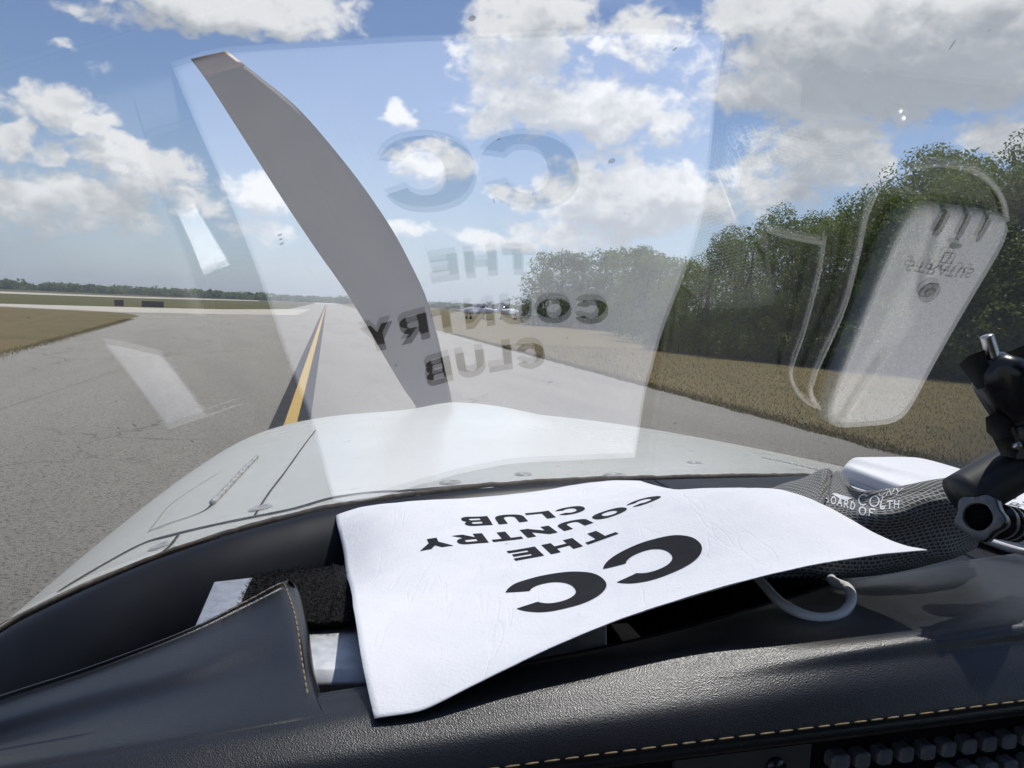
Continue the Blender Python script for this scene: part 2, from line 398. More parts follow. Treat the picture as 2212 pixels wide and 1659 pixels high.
# flanks straight down, and the rounded nose
left = [j * nu for j in range(nv)]; right = [j * nu + nu - 1 for j in range(nv)]; front = [(nv - 1) * nu + i for i in range(nu)]
def add_skirt(idx, dz, dy=0, flip=False):
    base = len(V)
    for k in idx:
        p = np.array(V[k]); V.append(p + HD * dy + np.array([0, 0, dz]))
    for k in range(len(idx) - 1):
        q = (idx[k], idx[k + 1], base + k + 1, base + k); F_.append(q[::-1] if flip else q)
    return list(range(base, base + len(idx)))
add_skirt(left, -.45); add_skirt(right, -.45, 0, True)
fr = add_skirt(front, -.012, .03); fr = add_skirt(fr, -.04, .025); fr = add_skirt(fr, -.4, .012)
cowling = mesh_obj('cowling', V, F_, COWL, aircraft)

def on_cowl(px, py, lift=0.0):                # the first point of the cowling seen there
    d = D(px, py); ts = np.linspace(.3, 2.0, 3000); P = d[None] * ts[:, None]
    xa = P @ RT; ya = P @ HD; h = P[:, 2] - cowl_z(xa, ya)
    k = int(np.argmax(h < 0)) if (h < 0).any() else int(np.argmin(h)); t0, t1 = ts[max(k - 1, 0)], ts[k]
    for _ in range(20):
        tm = .5 * (t0 + t1); p = d * tm
        if p[2] - cowl_z(p @ RT, p @ HD) < 0: t1 = tm
        else: t0 = tm
    p = d * t1
    return A(float(p @ RT), float(p @ HD), float(cowl_z(p @ RT, p @ HD)) + lift)
def cowl_strip(name, pts, wid, mat, lift=.0006, n=60):
    P = cr_arc(np.array([on_cowl(*p) for p in pts]), n); V = []
    T = np.gradient(P, axis=0); T /= np.linalg.norm(T, axis=1)[:, None]
    for k in range(n):
        s_ = np.cross(T[k], [0, 0, 1]); s_ /= np.linalg.norm(s_); ww = wid * (1 + .35 * noise.noise(Vector(P[k] * 30)))
        for e in (-1, 1):
            q = P[k] + s_ * ww * e * .5; r = q - CAM; V.append(A(float(r @ RT), float(r @ HD), float(cowl_z(r @ RT, r @ HD)) + lift))
    return mesh_obj(name, V, [(2 * k, 2 * k + 1, 2 * k + 3, 2 * k + 2) for k in range(n - 1)], mat, cowling)
R3 = lambda u, v: (.5 * u, 829.5 + .5 * v)     # pixels of the lower-left quarter view
Z2 = lambda u, v: (691.3 + .3125 * u, 777.7 + .3125 * v)
cowl_strip('cowl_joint', [R3(*p) for p in [(250, 900), (450, 780), (620, 690), (760, 650), (1000, 595), (1250, 545), (1430, 495), (1600, 470)]] + [Z2(*p) for p in [(600, 905), (1000, 872), (1400, 848), (1900, 832), (2200, 828)]], .0052, SEAL, .0007, 120)
cowl_strip('panel_line', [R3(*p) for p in [(1365, 200), (1350, 218), (1250, 355), (1160, 475), (1100, 570)]], .0016, SEAL)
cowl_strip('panel_line', [R3(*p) for p in [(770, 655), (730, 705), (670, 750)]], .0022, SEAL)
cowl_strip('oil_door_edge', [R3(*p) for p in [(915, 525), (880, 550), (820, 575), (700, 615), (640, 640)]], .0022, SEAL)
cowl_strip('oil_door_edge', [R3(*p) for p in [(640, 640), (740, 520), (880, 425), (950, 380)]], .0010, METALW)
# piano hinge of the oil door
hp = cr_arc(np.array([on_cowl(*R3(u, v), .0020) for u, v in [(1113, 318), (1020, 415), (960, 480), (915, 525)]]), 13)
hb = MB()
for k in range(12):
    a, b = hp[k], hp[k + 1]; r = .0024 if k % 2 else .0021
    hb.tube([a + (b - a) * .04, a + (b - a) * .96], r, 10)
hb.build('hinge', METALW, cowling, True)
def fastener(px, py, r):
    c = on_cowl(px, py, .0012); n = 18; mb = MB(); Vv = [c]; e = .004
    x0, y0 = float((c - CAM) @ RT), float((c - CAM) @ HD)
    for rr, h in ((r, 0), (r * .8, .0009), (r * .45, .0009), (r * .4, .0002)):
        for k in range(n):
            a = 2 * math.pi * k / n; x, y = x0 + rr * math.cos(a), y0 + rr * math.sin(a); Vv.append(A(x, y, float(cowl_z(x, y)) + .0003 + h))
    Ff = []
    for ring in range(3):
        o = 1 + ring * n
        for k in range(n): Ff.append((o + k, o + (k + 1) % n, o + n + (k + 1) % n, o + n + k))
    Ff += [(0, 1 + 3 * n + k, 1 + 3 * n + (k + 1) % n) for k in range(n)]
    mesh_obj('fastener', Vv, Ff, METALW, cowling, True)
for u, v, r in ((1125, 537, .0085), (690, 702, .0075)): fastener(*R3(u, v), r)
for u, v, r in ((900, 848, .0085), (2040, 797, .0095)): fastener(*Z2(u, v), r)
fastener(1130, 1025, .007); fastener(1500, 1000, .007)

for k in range(11): fastener(1652 + 14.5 * k, 990 + 2.9 * k + .05 * k * k, .0032)
# propeller blade (a scimitar blade at rest), lofted from its two edges at the propeller plane
YB = 1.74
LE = [(412, 128), (440, 165), (470, 210), (540, 320), (610, 430), (680, 535), (740, 620), (790, 700), (830, 770), (872, 840), (900, 882), (930, 960)]
TE = [(490, 110), (525, 137), (560, 165), (640, 230), (720, 320), (790, 410), (850, 500), (890, 575), (920, 640), (944, 720), (962, 800), (977, 870), (985, 960)]
nB = 70; le = cr_arc(np.array([La(*p, YB) for p in LE]), nB); te = cr_arc(np.array([La(*p, YB) for p in TE]), nB)
BL = mottled('blade_paint', (.034, .026, .020), (.046, .037, .029), 5, .6, spec=.18)
TIPM = mottled('blade_tip_paint', (.15, .075, .042), (.11, .058, .034), 25, .5)
prof = [(0, 0), (.06, .6), (.2, .95), (.4, 1), (.65, .75), (.88, .3), (1, 0), (.88, -.12), (.65, -.25), (.4, -.3), (.2, -.3), (.06, -.2)]
def blade_mesh(name, mat, k0, k1, parent):
    V = []; n = len(prof); K = range(k0, k1 + 1)
    for k in K:
        f = k / (nB - 1); th = .003 + .006 * f ** 1.3; tw = .02 + .10 * f
        c = te[k] - le[k]
        for u, h in prof:
            V.append(le[k] + c * u - HD * (h * th) + HD * ((u - .5) * np.linalg.norm(c) * math.tan(tw) * .55))
    F = []
    for r in range(len(K) - 1):
        for j in range(n): F.append((r * n + j, r * n + (j + 1) % n, (r + 1) * n + (j + 1) % n, (r + 1) * n + j))
    F.append(tuple(range(n))[::-1]); F.append(tuple((len(K) - 1) * n + j for j in range(n)))
    return mesh_obj(name, V, F, mat, parent)
blade = blade_mesh('propeller_blade', BL, 3, nB - 1, aircraft)
blade_mesh('blade_tip', TIPM, 0, 3, blade)
# spinner in front of the nose
sp = MB(); path = [A(.27, 1.66 + .03 * k, -.46) for k in range(9)]; sp.tube(path, [.15, .15, .147, .14, .128, .11, .087, .058, .02], 28)
sp.build('spinner', COWL, aircraft, True)

def to_uv(P):                                  # world -> sheet coordinates
    c = M.T @ (P - CAM) / S - GO; return c @ GA, c @ GB
bu = np.array([to_uv(A(x, y, float(cowl_z(x, y)) - .004)) for x, y in SEAM[2:]]); o_ = np.argsort(bu[:, 0]); bu = bu[o_]
def v_base(u):
    if u < bu[0, 0]: return bu[0, 1] + (u - bu[0, 0]) * -.6 * -1
    if u > bu[-1, 0]: return bu[-1, 1] + (u - bu[-1, 0]) * -.6
    return float(np.interp(u, bu[:, 0], bu[:, 1]))
nu, nv = 150, 110; V = []
us = np.linspace(-1.75, 2.1, nu); vb = np.array([v_base(u) for u in us]); vb = np.convolve(np.pad(vb, 3, mode='edge'), np.ones(7) / 7, 'valid')
for off in (0.0, .0021):
    for j in range(nv):
        for i in range(nu):
            t = (j / (nv - 1)) ** 1.0; V.append(glass_p(us[i], vb[i] + (-2.6 - vb[i]) * t, off))
F_ = grid_faces(nu, nv, 0) + grid_faces(nu, nv, nu * nv, True)
n0 = nu * nv
for i in range(nu - 1): F_.append((i, i + n0, i + 1 + n0, i + 1)); F_.append(((nv - 1) * nu + i, (nv - 1) * nu + i + 1, n0 + (nv - 1) * nu + i + 1, n0 + (nv - 1) * nu + i))
windshield = mesh_obj('windshield', V, F_, GLASS, aircraft)

# ---- rear pad under the windshield base
rows = []
def seam_row(dy, dz):
    r = []
    for x, y in SEAM[1:]:
        k = 1 - abs(x - CX) / .6; r.append(A(x + (CX - x) * .25 * (-dy), y + dy, float(cowl_z(x, y)) + dz))
    return r
rear = loft([seam_row(.006, -.0035), seam_row(-.001, .0012), seam_row(-.012, -.0005), seam_row(-.026, -.011), seam_row(-.037, -.028), seam_row(-.042, -.05), seam_row(-.040, -.09)], 120, 26)
nv_, nu_ = rear.shape[:2]
mesh_obj('windshield_pad', rear.reshape(-1, 3), grid_faces(nu_, nv_), LEATHER2, aircraft)
# rough brown edge between pad and paint
pp = np.array(seam_row(.003, .0018)); ed = cr_arc(pp, 240)
for k in range(len(ed)): ed[k] += np.array([noise.noise(Vector(ed[k] * 160)) * .0008 for _ in range(3)])
V, F_ = tube_verts(ed, .0019 , 6); mesh_obj('trim_edge', V, F_, PUTTY, aircraft)

# ---- recess behind the glareshield with bracket and foam
rc = MB()
rc.add([A(-.14, .20, -.215), A(.40, .20, -.215), A(.40, .50, -.215), A(-.14, .50, -.215), A(-.14, .50, -.195), A(.40, .50, -.13), A(.40, .20, -.13), A(-.14, .20, -.19)],
       [(0, 1, 2, 3), (3, 2, 5, 4), (1, 6, 5, 2)])
rc.build('recess_tray', MATTE, aircraft)
ZA = -.151
br = [(462, 1264), (550, 1254), (800, 1232), (1310, 1290), (1310, 1398), (1000, 1430), (790, 1449), (675, 1453), (560, 1462), (395, 1420)]
V = [Lz(px, py, ZA) for px, py in br]; n = len(V)
V += [v - np.array([0, 0, .0022]) for v in V]
bmm = bmesh.new(); vs = [bmm.verts.new(v) for v in V[:n]]; bmm.faces.new(vs)
lo = []
for k in range(4, 8):                                                   # folded front flange
    lo.append(bmm.verts.new(Vector(V[k]) + Vector((-HD * .004 - np.array([0, 0, .003])))))
l2 = [bmm.verts.new(v.co + Vector((0, 0, -.016))) for v in lo]
for k in range(3):
    bmm.faces.new((vs[4 + k], lo[k], lo[k + 1], vs[5 + k])); bmm.faces.new((lo[k], l2[k], l2[k + 1], lo[k + 1]))
bk = bm_obj('mounting_bracket', bmm, ALU, aircraft, False)
sm = bk.modifiers.new('thick', 'SOLIDIFY'); sm.thickness = .002; sm.offset = -1; bevel(bk, .0012, 2)
# foam pad
fo = [[(548, 1246, -.148), (600, 1238, -.147), (670, 1229, -.147), (760, 1218, -.147), (860, 1208, -.148)],
      [(535, 1268, -.144), (600, 1256, -.143), (670, 1248, -.143), (768, 1238, -.143), (880, 1230, -.144)],
      [(522, 1300, -.144), (600, 1300, -.143), (690, 1300, -.143), (790, 1290, -.143), (900, 1280, -.144)],
      [(512, 1330, -.145), (590, 1345, -.144), (655, 1345, -.144), (775, 1338, -.144), (900, 1320, -.145)],
      [(510, 1342, -.151), (590, 1358, -.151), (655, 1358, -.151), (775, 1351, -.151), (900, 1335, -.151)]]
g = loft([[Lz(*p) for p in r] for r in fo], 90, 50); P = g.reshape(-1, 3)
for k in range(len(P)): P[k] += np.array([0, 0, .0011 * noise.noise(Vector(P[k] * 420)) + .0006 * noise.noise(Vector(P[k] * 1100))])
Fo = grid_faces(90, 50); Vf = [tuple(p) for p in P]
for k in range(5200):                                                   # fuzz
    p = P[RNG.integers(0, 47) * 90 + RNG.integers(0, 60)] + RNG.normal(0, .0007, 3); d = nrm(RNG.normal(0, 1, 3) + np.array([0, -.2, .9])) * RNG.uniform(.0012, .0030); s_ = nrm(RNG.normal(0, 1, 3)) * .00022
    o_ = len(Vf); Vf += [tuple(p - s_), tuple(p + s_), tuple(p + d)]; Fo.append((o_, o_ + 1, o_ + 2))
mesh_obj('foam_pad', Vf, Fo, FOAM, aircraft)

# ---- glareshield: raised left cover, rolled lip, right side
def surf(name, rows, nu, nv, mat, parent, flip=False, arc=False, smooth_u=0):
    g = loft(rows, nu, nv, arc)
    if smooth_u:
        k_ = np.exp(-.5 * (np.arange(-24, 25) / smooth_u) ** 2); k_ /= k_.sum(); gp_ = np.concatenate([2 * g[:, :1] - g[:, 24:0:-1], g, 2 * g[:, -1:] - g[:, -2:-26:-1]], 1)
        g = np.stack([np.stack([np.convolve(gp_[j_, :, c_], k_, 'valid') for c_ in range(3)], 1) for j_ in range(g.shape[0])], 0)
    return mesh_obj(name, g.reshape(-1, 3), grid_faces(nu, nv, 0, flip), mat, parent), g
YA = [None, .2545, .2463, .2373, .2303, .2240, .2196, .2190]
lip_px = [
    [(-260, 1700), (100, 1640), (400, 1590), (700, 1545), (1000, 1500), (1310, 1450), (1600, 1400), (1850, 1350), (2100, 1250), (2420, 1190)],
    [(-260, 1672), (100, 1606), (400, 1552), (700, 1502), (1000, 1457), (1310, 1403), (1600, 1330), (1790, 1268), (2050, 1222), (2420, 1172)],
    [(-260, 1690), (100, 1625), (400, 1574), (700, 1524), (1000, 1480), (1310, 1428), (1600, 1375), (1850, 1318), (2100, 1280), (2420, 1235)],
    [(-260, 1720), (100, 1655), (400, 1605), (700, 1556), (1000, 1512), (1310, 1464), (1600, 1425), (1870, 1382), (2120, 1350), (2420, 1310)],
    [(-260, 1765), (100, 1700), (400, 1645), (700, 1598), (1000, 1555), (1310, 1510), (1600, 1472), (1880, 1432), (2140, 1402), (2420, 1370)],
    [(-260, 1820), (100, 1750), (400, 1694), (700, 1646), (1000, 1602), (1310, 1560), (1600, 1524), (1890, 1486), (2160, 1455), (2420, 1424)],
    [(-260, 1880), (100, 1806), (400, 1750), (700, 1702), (1000, 1658), (1310, 1616), (1600, 1580), (1900, 1543), (2170, 1508), (2420, 1480)],
    [(-260, 1905), (100, 1830), (400, 1774), (700, 1726), (1000, 1682), (1310, 1640), (1600, 1603), (1900, 1566), (2170, 1530), (2420, 1500)]]
lip_rows = []
for k, row in enumerate(lip_px):
    if k == 0: continue
    r = []
    for px, py in row:
        if k == 1 and px > 1500: p = Lz(px, py, {1600: -.121, 1790: -.1175, 2050: -.1165, 2420: -.116}[px])
        elif k == 2 and px > 1800: p = Lz(px, py, {1850: -.1150, 2100: -.1145, 2420: -.114}[px])
        else: p = La(px, py, YA[k] * float(np.interp(px, [-260, 900, 1130, 1310, 1600, 1870, 2420], [1.05, 1.042, 1.022, 1.006, .99, .975, .972])))
        r.append(p)
    r = [r[0] - RT * .16 - np.array([0, 0, .03])] + r + [r[-1] + RT * .20, r[-1] + RT * .42]
    lip_rows.append(r)
lip_rows.insert(0, [p + HD * .004 - np.array([0, 0, .055]) for p in lip_rows[0]])
lip_rows.insert(1, [p + HD * .0035 - np.array([0, 0, .006]) for p in lip_rows[1]])
glare, lipg = surf('glareshield', lip_rows, 170, 60, LEATHER, aircraft, smooth_u=7)
# flat deck on the right, between the lip and the windshield pad
def deck_end(x): return float(np.interp(x, [a for a, b in SEAM[3:]], [b for a, b in SEAM[3:]])) - .012
dk = loft([[A(.236 + dx, y, z) for y in np.linspace(.24, deck_end(.236 + dx), 8)] for dx, z in ((-.004, -.24), (-.003, -.150), (0, -.1275), (.006, -.1240), (.02, -.1232), (.12, -.1235), (.24, -.126), (.33, -.130), (.40, -.138), (.46, -.155), (.50, -.19))], 40, 60)
mesh_obj('glareshield_deck', dk.reshape(-1, 3), grid_faces(40, 60, 0, True), LEATHER2, aircraft)
# lower return of the lip (rolled piping and the shadow gap)
edge = lipg[-1]; V = []
for off, dz in ((0, 0), (-.0008, -.002), (.0008, -.0042), (.005, -.0052), (.014, -.005)):
    for p in edge: V.append(p + HD * off + np.array([0, 0, dz]))
mesh_obj('lip_piping', V, grid_faces(len(edge), 5), LEATHER, glare)
left_rows = [
    [(-240, 1640, -.215), (0, 1560, -.205), (200, 1490, -.198), (400, 1412, -.19), (540, 1345, -.182), (640, 1290, -.175), (665, 1300, -.175)],
    [(-240, 1588, -.168), (0, 1505, -.158), (200, 1440, -.1515), (400, 1364, -.144), (520, 1305, -.1385), (598, 1264, -.1332), (624, 1257, -.1342)],
    [(-240, 1602, -.166), (0, 1518, -.1555), (200, 1452, -.149), (400, 1377, -.1415), (530, 1317, -.1362), (605, 1277, -.1322), (632, 1268, -.1340)],
    [(-240, 1630, -.165), (0, 1556, -.1545), (200, 1496, -.1475), (400, 1440, -.1405), (555, 1372, -.1365), (628, 1340, -.1345), (648, 1338, -.1358)],
    [(-240, 1666, -.168), (0, 1602, -.1575), (200, 1548, -.150), (400, 1494, -.143), (575, 1445, -.1392), (643, 1432, -.1372), (660, 1432, -.1386)]]
left_rows = [[Lz(*p) for p in r] for r in left_rows]
left_rows.append([La(px, py, .2463 * 1.043 - .0008) for px, py in [(-240, 1688), (0, 1643), (200, 1608), (400, 1574), (585, 1541), (655, 1531), (690, 1526)]])
left_rows.append([La(px, py, .2373 * 1.043 + .0010) for px, py in [(-240, 1716), (0, 1672), (200, 1639), (400, 1605), (585, 1575), (660, 1563), (712, 1556)]])
left_rows.append([La(px, py, .2303 * 1.043 + .0030) for px, py in [(-240, 1760), (0, 1716), (200, 1680), (400, 1645), (585, 1616), (664, 1604), (722, 1596)]])
for r in left_rows: r.insert(0, r[0] - RT * .14 - HD * .02 - np.array([0, 0, .03]))
lcov, lg = surf('glareshield_cover', left_rows, 130, 70, LEATHER, aircraft)
# right-hand return of the cover: rolls down into the recess
edge = lg[8:, -1]; V = []
for dx, dz in ((0, 0), (.0022, -.0012), (.0036, -.0045), (.0038, -.010), (.0040, -.03), (.004, -.05)):
    for p in edge: V.append(p + RT * dx + np.array([0, 0, dz]))
mesh_obj('cover_edge', V, grid_faces(len(edge), 6, 0, True), LEATHER, lcov)

def stitches(name, P, length, gap, r, parent, normal, jitter=.15):
    P = cr_arc(P, 600); L = np.r_[0, np.cumsum(np.linalg.norm(np.diff(P, axis=0), axis=1))]; mb = MB(); s_ = 0
    at = lambda q: np.array([np.interp(q, L, P[:, k]) for k in range(3)])
    while s_ + length < L[-1]:
        l_ = length * random.uniform(1 - jitter, 1 + jitter); pts = []
        for k in range(6):
            u = k / 5; pts.append(at(s_ + u * l_) + normal * (r * .9 * math.sin(math.pi * u) - r * .25))
        mb.tube(pts, [r * .6, r, r * 1.05, r * 1.05, r, r * .6], 7); s_ += l_ + gap
    return mb.build(name, THREAD, parent, True)
UP = np.array([0, 0, 1.0])
# stitching along the lip
k0 = int(.38 * 169); stitches('stitching', lipg[54, k0:] - HD * .0003, .0050, .0018, .00031, glare, nrm(-HD * .8 + UP * .5))
stitches('stitching', lg[15:48, -13] , .0038, .0010, .00036, lcov, UP)
stitches('stitching', lg[15, 84:118], .0038, .0010, .00036, lcov, UP)

# ---- instrument panel under the lip with grey switch caps
e0 = lipg[-1]; V = []; YP = float((e0[112] - CAM) @ HD) + .012
for dz in (-.003, -.12):
    for p in e0[::4]: q_ = p - CAM; V.append(A(float(q_ @ RT), max(YP, float(q_ @ HD) + .004), float(q_[2]) + dz))
n = len(e0[::4]); panel = mesh_obj('instrument_panel', V, grid_faces(n, 2), MATTE, aircraft, False)
def on_panel(px, py):                                                     # ray to the panel plane
    d = D(px, py); return d * YP / (d @ HD) + CAM
R6 = lambda u, v: (1469 + .33594 * u, 1296 + .33594 * v)
BT = [(985, 1003, 1.2), (1125, 990, 1), (1265, 970, 1), (1402, 955, 1), (1540, 940, 1), (1672, 922, 1), (1805, 905, 1), (1932, 890, 1), (2058, 873, 1), (2185, 855, 1.1),
      (1680, 1085, 1), (1810, 1068, 1), (1940, 1052, 1), (2068, 1038, 1), (2195, 1022, 1.1)]
for k, (u, v, sc_) in enumerate(BT):
    c = on_panel(*R6(u, v)); h = .0029; wv = .0031 * sc_
    mb = MB(); prof_ = [(-1, -.7), (-.55, -1), (.7, -1), (1, -.6), (1, .7), (.6, 1), (-.6, 1), (-1, .6)]
    Vb = [c + RT * x * wv + UP * y * h - HD * d for d in (-.001, .0042) for x, y in prof_] + [c + RT * x * wv * .8 + UP * y * h * .8 - HD * .0050 for x, y in prof_]
    Fb = [(i, (i + 1) % 8, 8 + (i + 1) % 8, 8 + i) for i in range(8)] + [(8 + i, 8 + (i + 1) % 8, 16 + (i + 1) % 8, 16 + i) for i in range(8)] + [tuple(range(16, 24))]
    mesh_obj('switch', Vb, Fb, CAP, panel, False)
pl = MB(); c = on_panel(*R6(390, 1070)); pl.box(c - HD * .001, RT * .026, HD * .001, UP * .009); pf = pl.build('panel_plate', mottled('grey_panel_paint', (.06, .06, .055), (.05, .05, .048), 40, .5), panel)
scr = MB(); c = on_panel(*R6(590, 1045)); scr.tube([c - HD * .001, c - HD * .0035], .0035, 16); scr.build('screw', PLASTIC, panel, True)

# ---- cabin behind and around the camera (roof, rear wall, sills)
cab = MB(); ring = []
CABM = mottled('cabin_lining', (.05, .05, .052), (.06, .06, .062), 10, .9, spec=.2)
arch = [(-.56, -.18), (-.57, .05), (-.54, .22), (-.44, .34), (-.25, .40), (0, .42), (.25, .40), (.44, .34), (.54, .22), (.57, .05), (.56, -.18)]
V = []; st = [-.22, -.5, -.9, -1.3]
for y in st:
    for x, z in arch[2:-2]: V.append(A(CX + x, y, z))
n = len(arch) - 4; F_ = grid_faces(n, len(st)); 
b0 = len(V)
for x, z in arch: V.append(A(CX + x, -1.3, z))
V += [A(CX - .56, -1.3, -.9), A(CX + .56, -1.3, -.9)]
F_.append(tuple(range(b0, b0 + len(arch))) + (b0 + len(arch) + 1, b0 + len(arch)))
for sx in (-1, 1):
    o_ = len(V); yf = .62 if sx > 0 else -.1; V += [A(CX + sx * .57, yf, -.2), A(CX + sx * .57, -1.3, -.2), A(CX + sx * .57, -1.3, -.95), A(CX + sx * .57, yf, -.95)]; F_.append((o_, o_ + 1, o_ + 2, o_ + 3))
o_ = len(V); V += [A(CX - .57, -.1, -.95), A(CX + .57, -.1, -.95), A(CX + .57, -1.3, -.95), A(CX - .57, -1.3, -.95)]; F_.append((o_, o_ + 1, o_ + 2, o_ + 3))
mesh_obj('cabin_shell', V, F_, CABM, aircraft, False)

# ------------------------------------------------------------------ the sheet of paper and its printing
# surface of the sheet: 15 x 13 points (tenths of a millimetre from the camera), recovered from the sheet and its reflection
PAPER_GRID = np.array([-1144,5053,-1403,-983,5082,-1373,-818,5114,-1351,-650,5151,-1338,-478,5182,-1327,-304,5207,-1314,-129,5241,-1301,48,5273,-1283,225,5322,-1263,403,5370,-1237,583,5416,-1211,
    770,5467,-1195,970,5536,-1207,-1076,4789,-1406,-919,4818,-1335,-758,4851,-1290,-593,4888,-1267,-423,4921,-1256,-250,4948,-1251,-74,4983,-1247,103,5017,-1236,279,5065,-1219,
    457,5113,-1195,638,5159,-1170,825,5209,-1157,1026,5276,-1176,-1000,4558,-1426,-848,4584,-1336,-691,4616,-1280,-530,4653,-1251,-363,4685,-1238,-193,4711,-1234,-20,4746,-1229,
    155,4779,-1218,330,4824,-1198,506,4869,-1170,685,4912,-1140,870,4959,-1121,1070,5022,-1138,-931,4335,-1442,-779,4360,-1345,-624,4392,-1286,-464,4430,-1254,-299,4463,-1240,
    -129,4490,-1233,43,4525,-1224,218,4558,-1207,392,4602,-1179,568,4645,-1142,747,4686,-1103,933,4732,-1077,1133,4792,-1094,-872,4113,-1444,-720,4137,-1351,-567,4170,-1294,-408,
    4208,-1262,-244,4241,-1246,-75,4268,-1236,96,4303,-1221,269,4335,-1197,443,4378,-1160,619,4419,-1113,798,4458,-1062,983,4502,-1025,1183,4558,-1032,-816,3890,-1423,-663,3915,
    -1342,-509,3950,-1294,-350,3990,-1266,-186,4025,-1250,-18,4054,-1236,153,4090,-1216,326,4124,-1184,500,4167,-1138,676,4207,-1080,855,4246,-1018,1042,4289,-970,1242,4344,-970,
    -756,3670,-1379,-600,3697,-1319,-446,3735,-1285,-288,3778,-1264,-124,3816,-1250,44,3849,-1234,214,3888,-1209,386,3924,-1170,560,3967,-1115,736,4008,-1047,916,4048,-977,1103,
    4092,-921,1304,4146,-915,-704,3459,-1329,-546,3488,-1294,-391,3530,-1274,-233,3576,-1261,-70,3617,-1249,97,3653,-1231,267,3694,-1203,439,3733,-1159,613,3777,-1098,789,3819,
    -1024,969,3860,-947,1157,3904,-885,1358,3958,-871,-657,3264,-1286,-497,3295,-1274,-342,3340,-1266,-185,3388,-1259,-23,3431,-1248,144,3470,-1230,312,3514,-1199,485,3555,-1152,
    658,3599,-1089,835,3641,-1012,1016,3683,-932,1204,3727,-866,1405,3780,-844,-616,3086,-1258,-454,3117,-1263,-300,3164,-1264,-144,3215,-1260,17,3260,-1249,182,3301,-1229,350,
    3346,-1197,522,3388,-1149,696,3433,-1086,873,3475,-1011,1055,3517,-931,1244,3560,-863,1445,3612,-834,-573,2925,-1247,-412,2956,-1264,-259,3005,-1268,-105,3056,-1262,55,3102,
    -1249,218,3144,-1226,385,3191,-1193,556,3234,-1146,730,3278,-1085,907,3319,-1014,1089,3360,-939,1279,3403,-873,1479,3452,-838,-532,2778,-1254,-371,2808,-1274,-220,2858,-1274,
    -68,2909,-1264,89,2956,-1245,251,2999,-1218,417,3046,-1182,588,3090,-1136,762,3133,-1079,940,3172,-1014,1124,3213,-947,1315,3254,-886,1516,3301,-852,-491,2642,-1276,-330,2671,
    -1291,-182,2721,-1281,-32,2772,-1260,123,2819,-1232,283,2863,-1198,448,2909,-1159,618,2953,-1113,793,2995,-1061,973,3033,-1004,1158,3071,-947,1350,3111,-896,1552,3155,-865,
    -446,2515,-1310,-288,2542,-1309,-142,2591,-1281,4,2642,-1245,157,2689,-1203,315,2732,-1159,479,2778,-1116,649,2821,-1070,825,2861,-1023,1006,2897,-974,1193,2934,-929,1387,
    2972,-890,1590,3012,-866,-400,2393,-1348,-246,2417,-1321,-106,2465,-1269,37,2515,-1212,185,2560,-1153,340,2603,-1096,501,2648,-1046,670,2690,-999,844,2727,-955,1025,2760,-915,
    1213,2795,-883,1408,2831,-858,1611,2867,-841,], float).reshape(15, 13, 3) / 10000

def cr_w(x, n):
    x = np.clip(np.asarray(x, float) * (n - 1), 0, n - 1 - 1e-9); i = x.astype(int); u = x - i
    W = .5 * np.stack([-u + 2 * u ** 2 - u ** 3, 2 - 5 * u ** 2 + 3 * u ** 3, u + 4 * u ** 2 - 3 * u ** 3, -u ** 2 + u ** 3], -1)
    return i, W
_pg = np.concatenate([2 * PAPER_GRID[:1] - PAPER_GRID[1:2], PAPER_GRID, 2 * PAPER_GRID[-1:] - PAPER_GRID[-2:-1]], 0)
_pg = np.concatenate([2 * _pg[:, :1] - _pg[:, 1:2], _pg, 2 * _pg[:, -1:] - _pg[:, -2:-1]], 1)
def _paper(s, t):
    i, ws = cr_w(s, 13); j, wt = cr_w(t, 15); P = 0
    for a in range(4):
        for b in range(4): P = P + _pg[j + a, i + b] * (wt[:, a] * ws[:, b])[:, None]
    return P
def paper(s, t, off=0.0):
    s = np.asarray(s, float); t = np.asarray(t, float); e = .004
    P = _paper(s, t); du = _paper(np.minimum(s + e, 1), t) - _paper(np.maximum(s - e, 0), t); dv = _paper(s, np.minimum(t + e, 1)) - _paper(s, np.maximum(t - e, 0))
    N = np.cross(dv, du); N /= np.linalg.norm(N, axis=1)[:, None]; N *= np.sign(N[:, 2:3])
    wr = np.array([.00035 * noise.noise(Vector((a * 7, b * 9, 1.3))) + .0002 * noise.noise(Vector((a * 19, b * 23, 4.1))) for a, b in zip(s, t)])
    return P + N * (off + wr)[:, None] + CAM
nu, nv = 81, 101
sg, tg = np.meshgrid(np.linspace(0, 1, nu), np.linspace(0, 1, nv)); sg = sg.ravel(); tg = tg.ravel()
top = paper(sg, tg); bot = paper(sg, tg, -.00035)
F_ = grid_faces(nu, nv, 0, True) + grid_faces(nu, nv, nu * nv); n0 = nu * nv
rim = [i for i in range(nu)] + [j * nu + nu - 1 for j in range(1, nv)] + [(nv - 1) * nu + i for i in range(nu - 2, -1, -1)] + [j * nu for j in range(nv - 2, 0, -1)]
for k in range(len(rim)): a, b = rim[k], rim[(k + 1) % len(rim)]; F_.append((a, b, b + n0, a + n0))
sheet = mesh_obj('paper_sheet', np.vstack([top, bot]), F_, PAPER, None)
tag(sheet, 'curled white paper sheet with black country club lettering lying on the glareshield', 'paper')

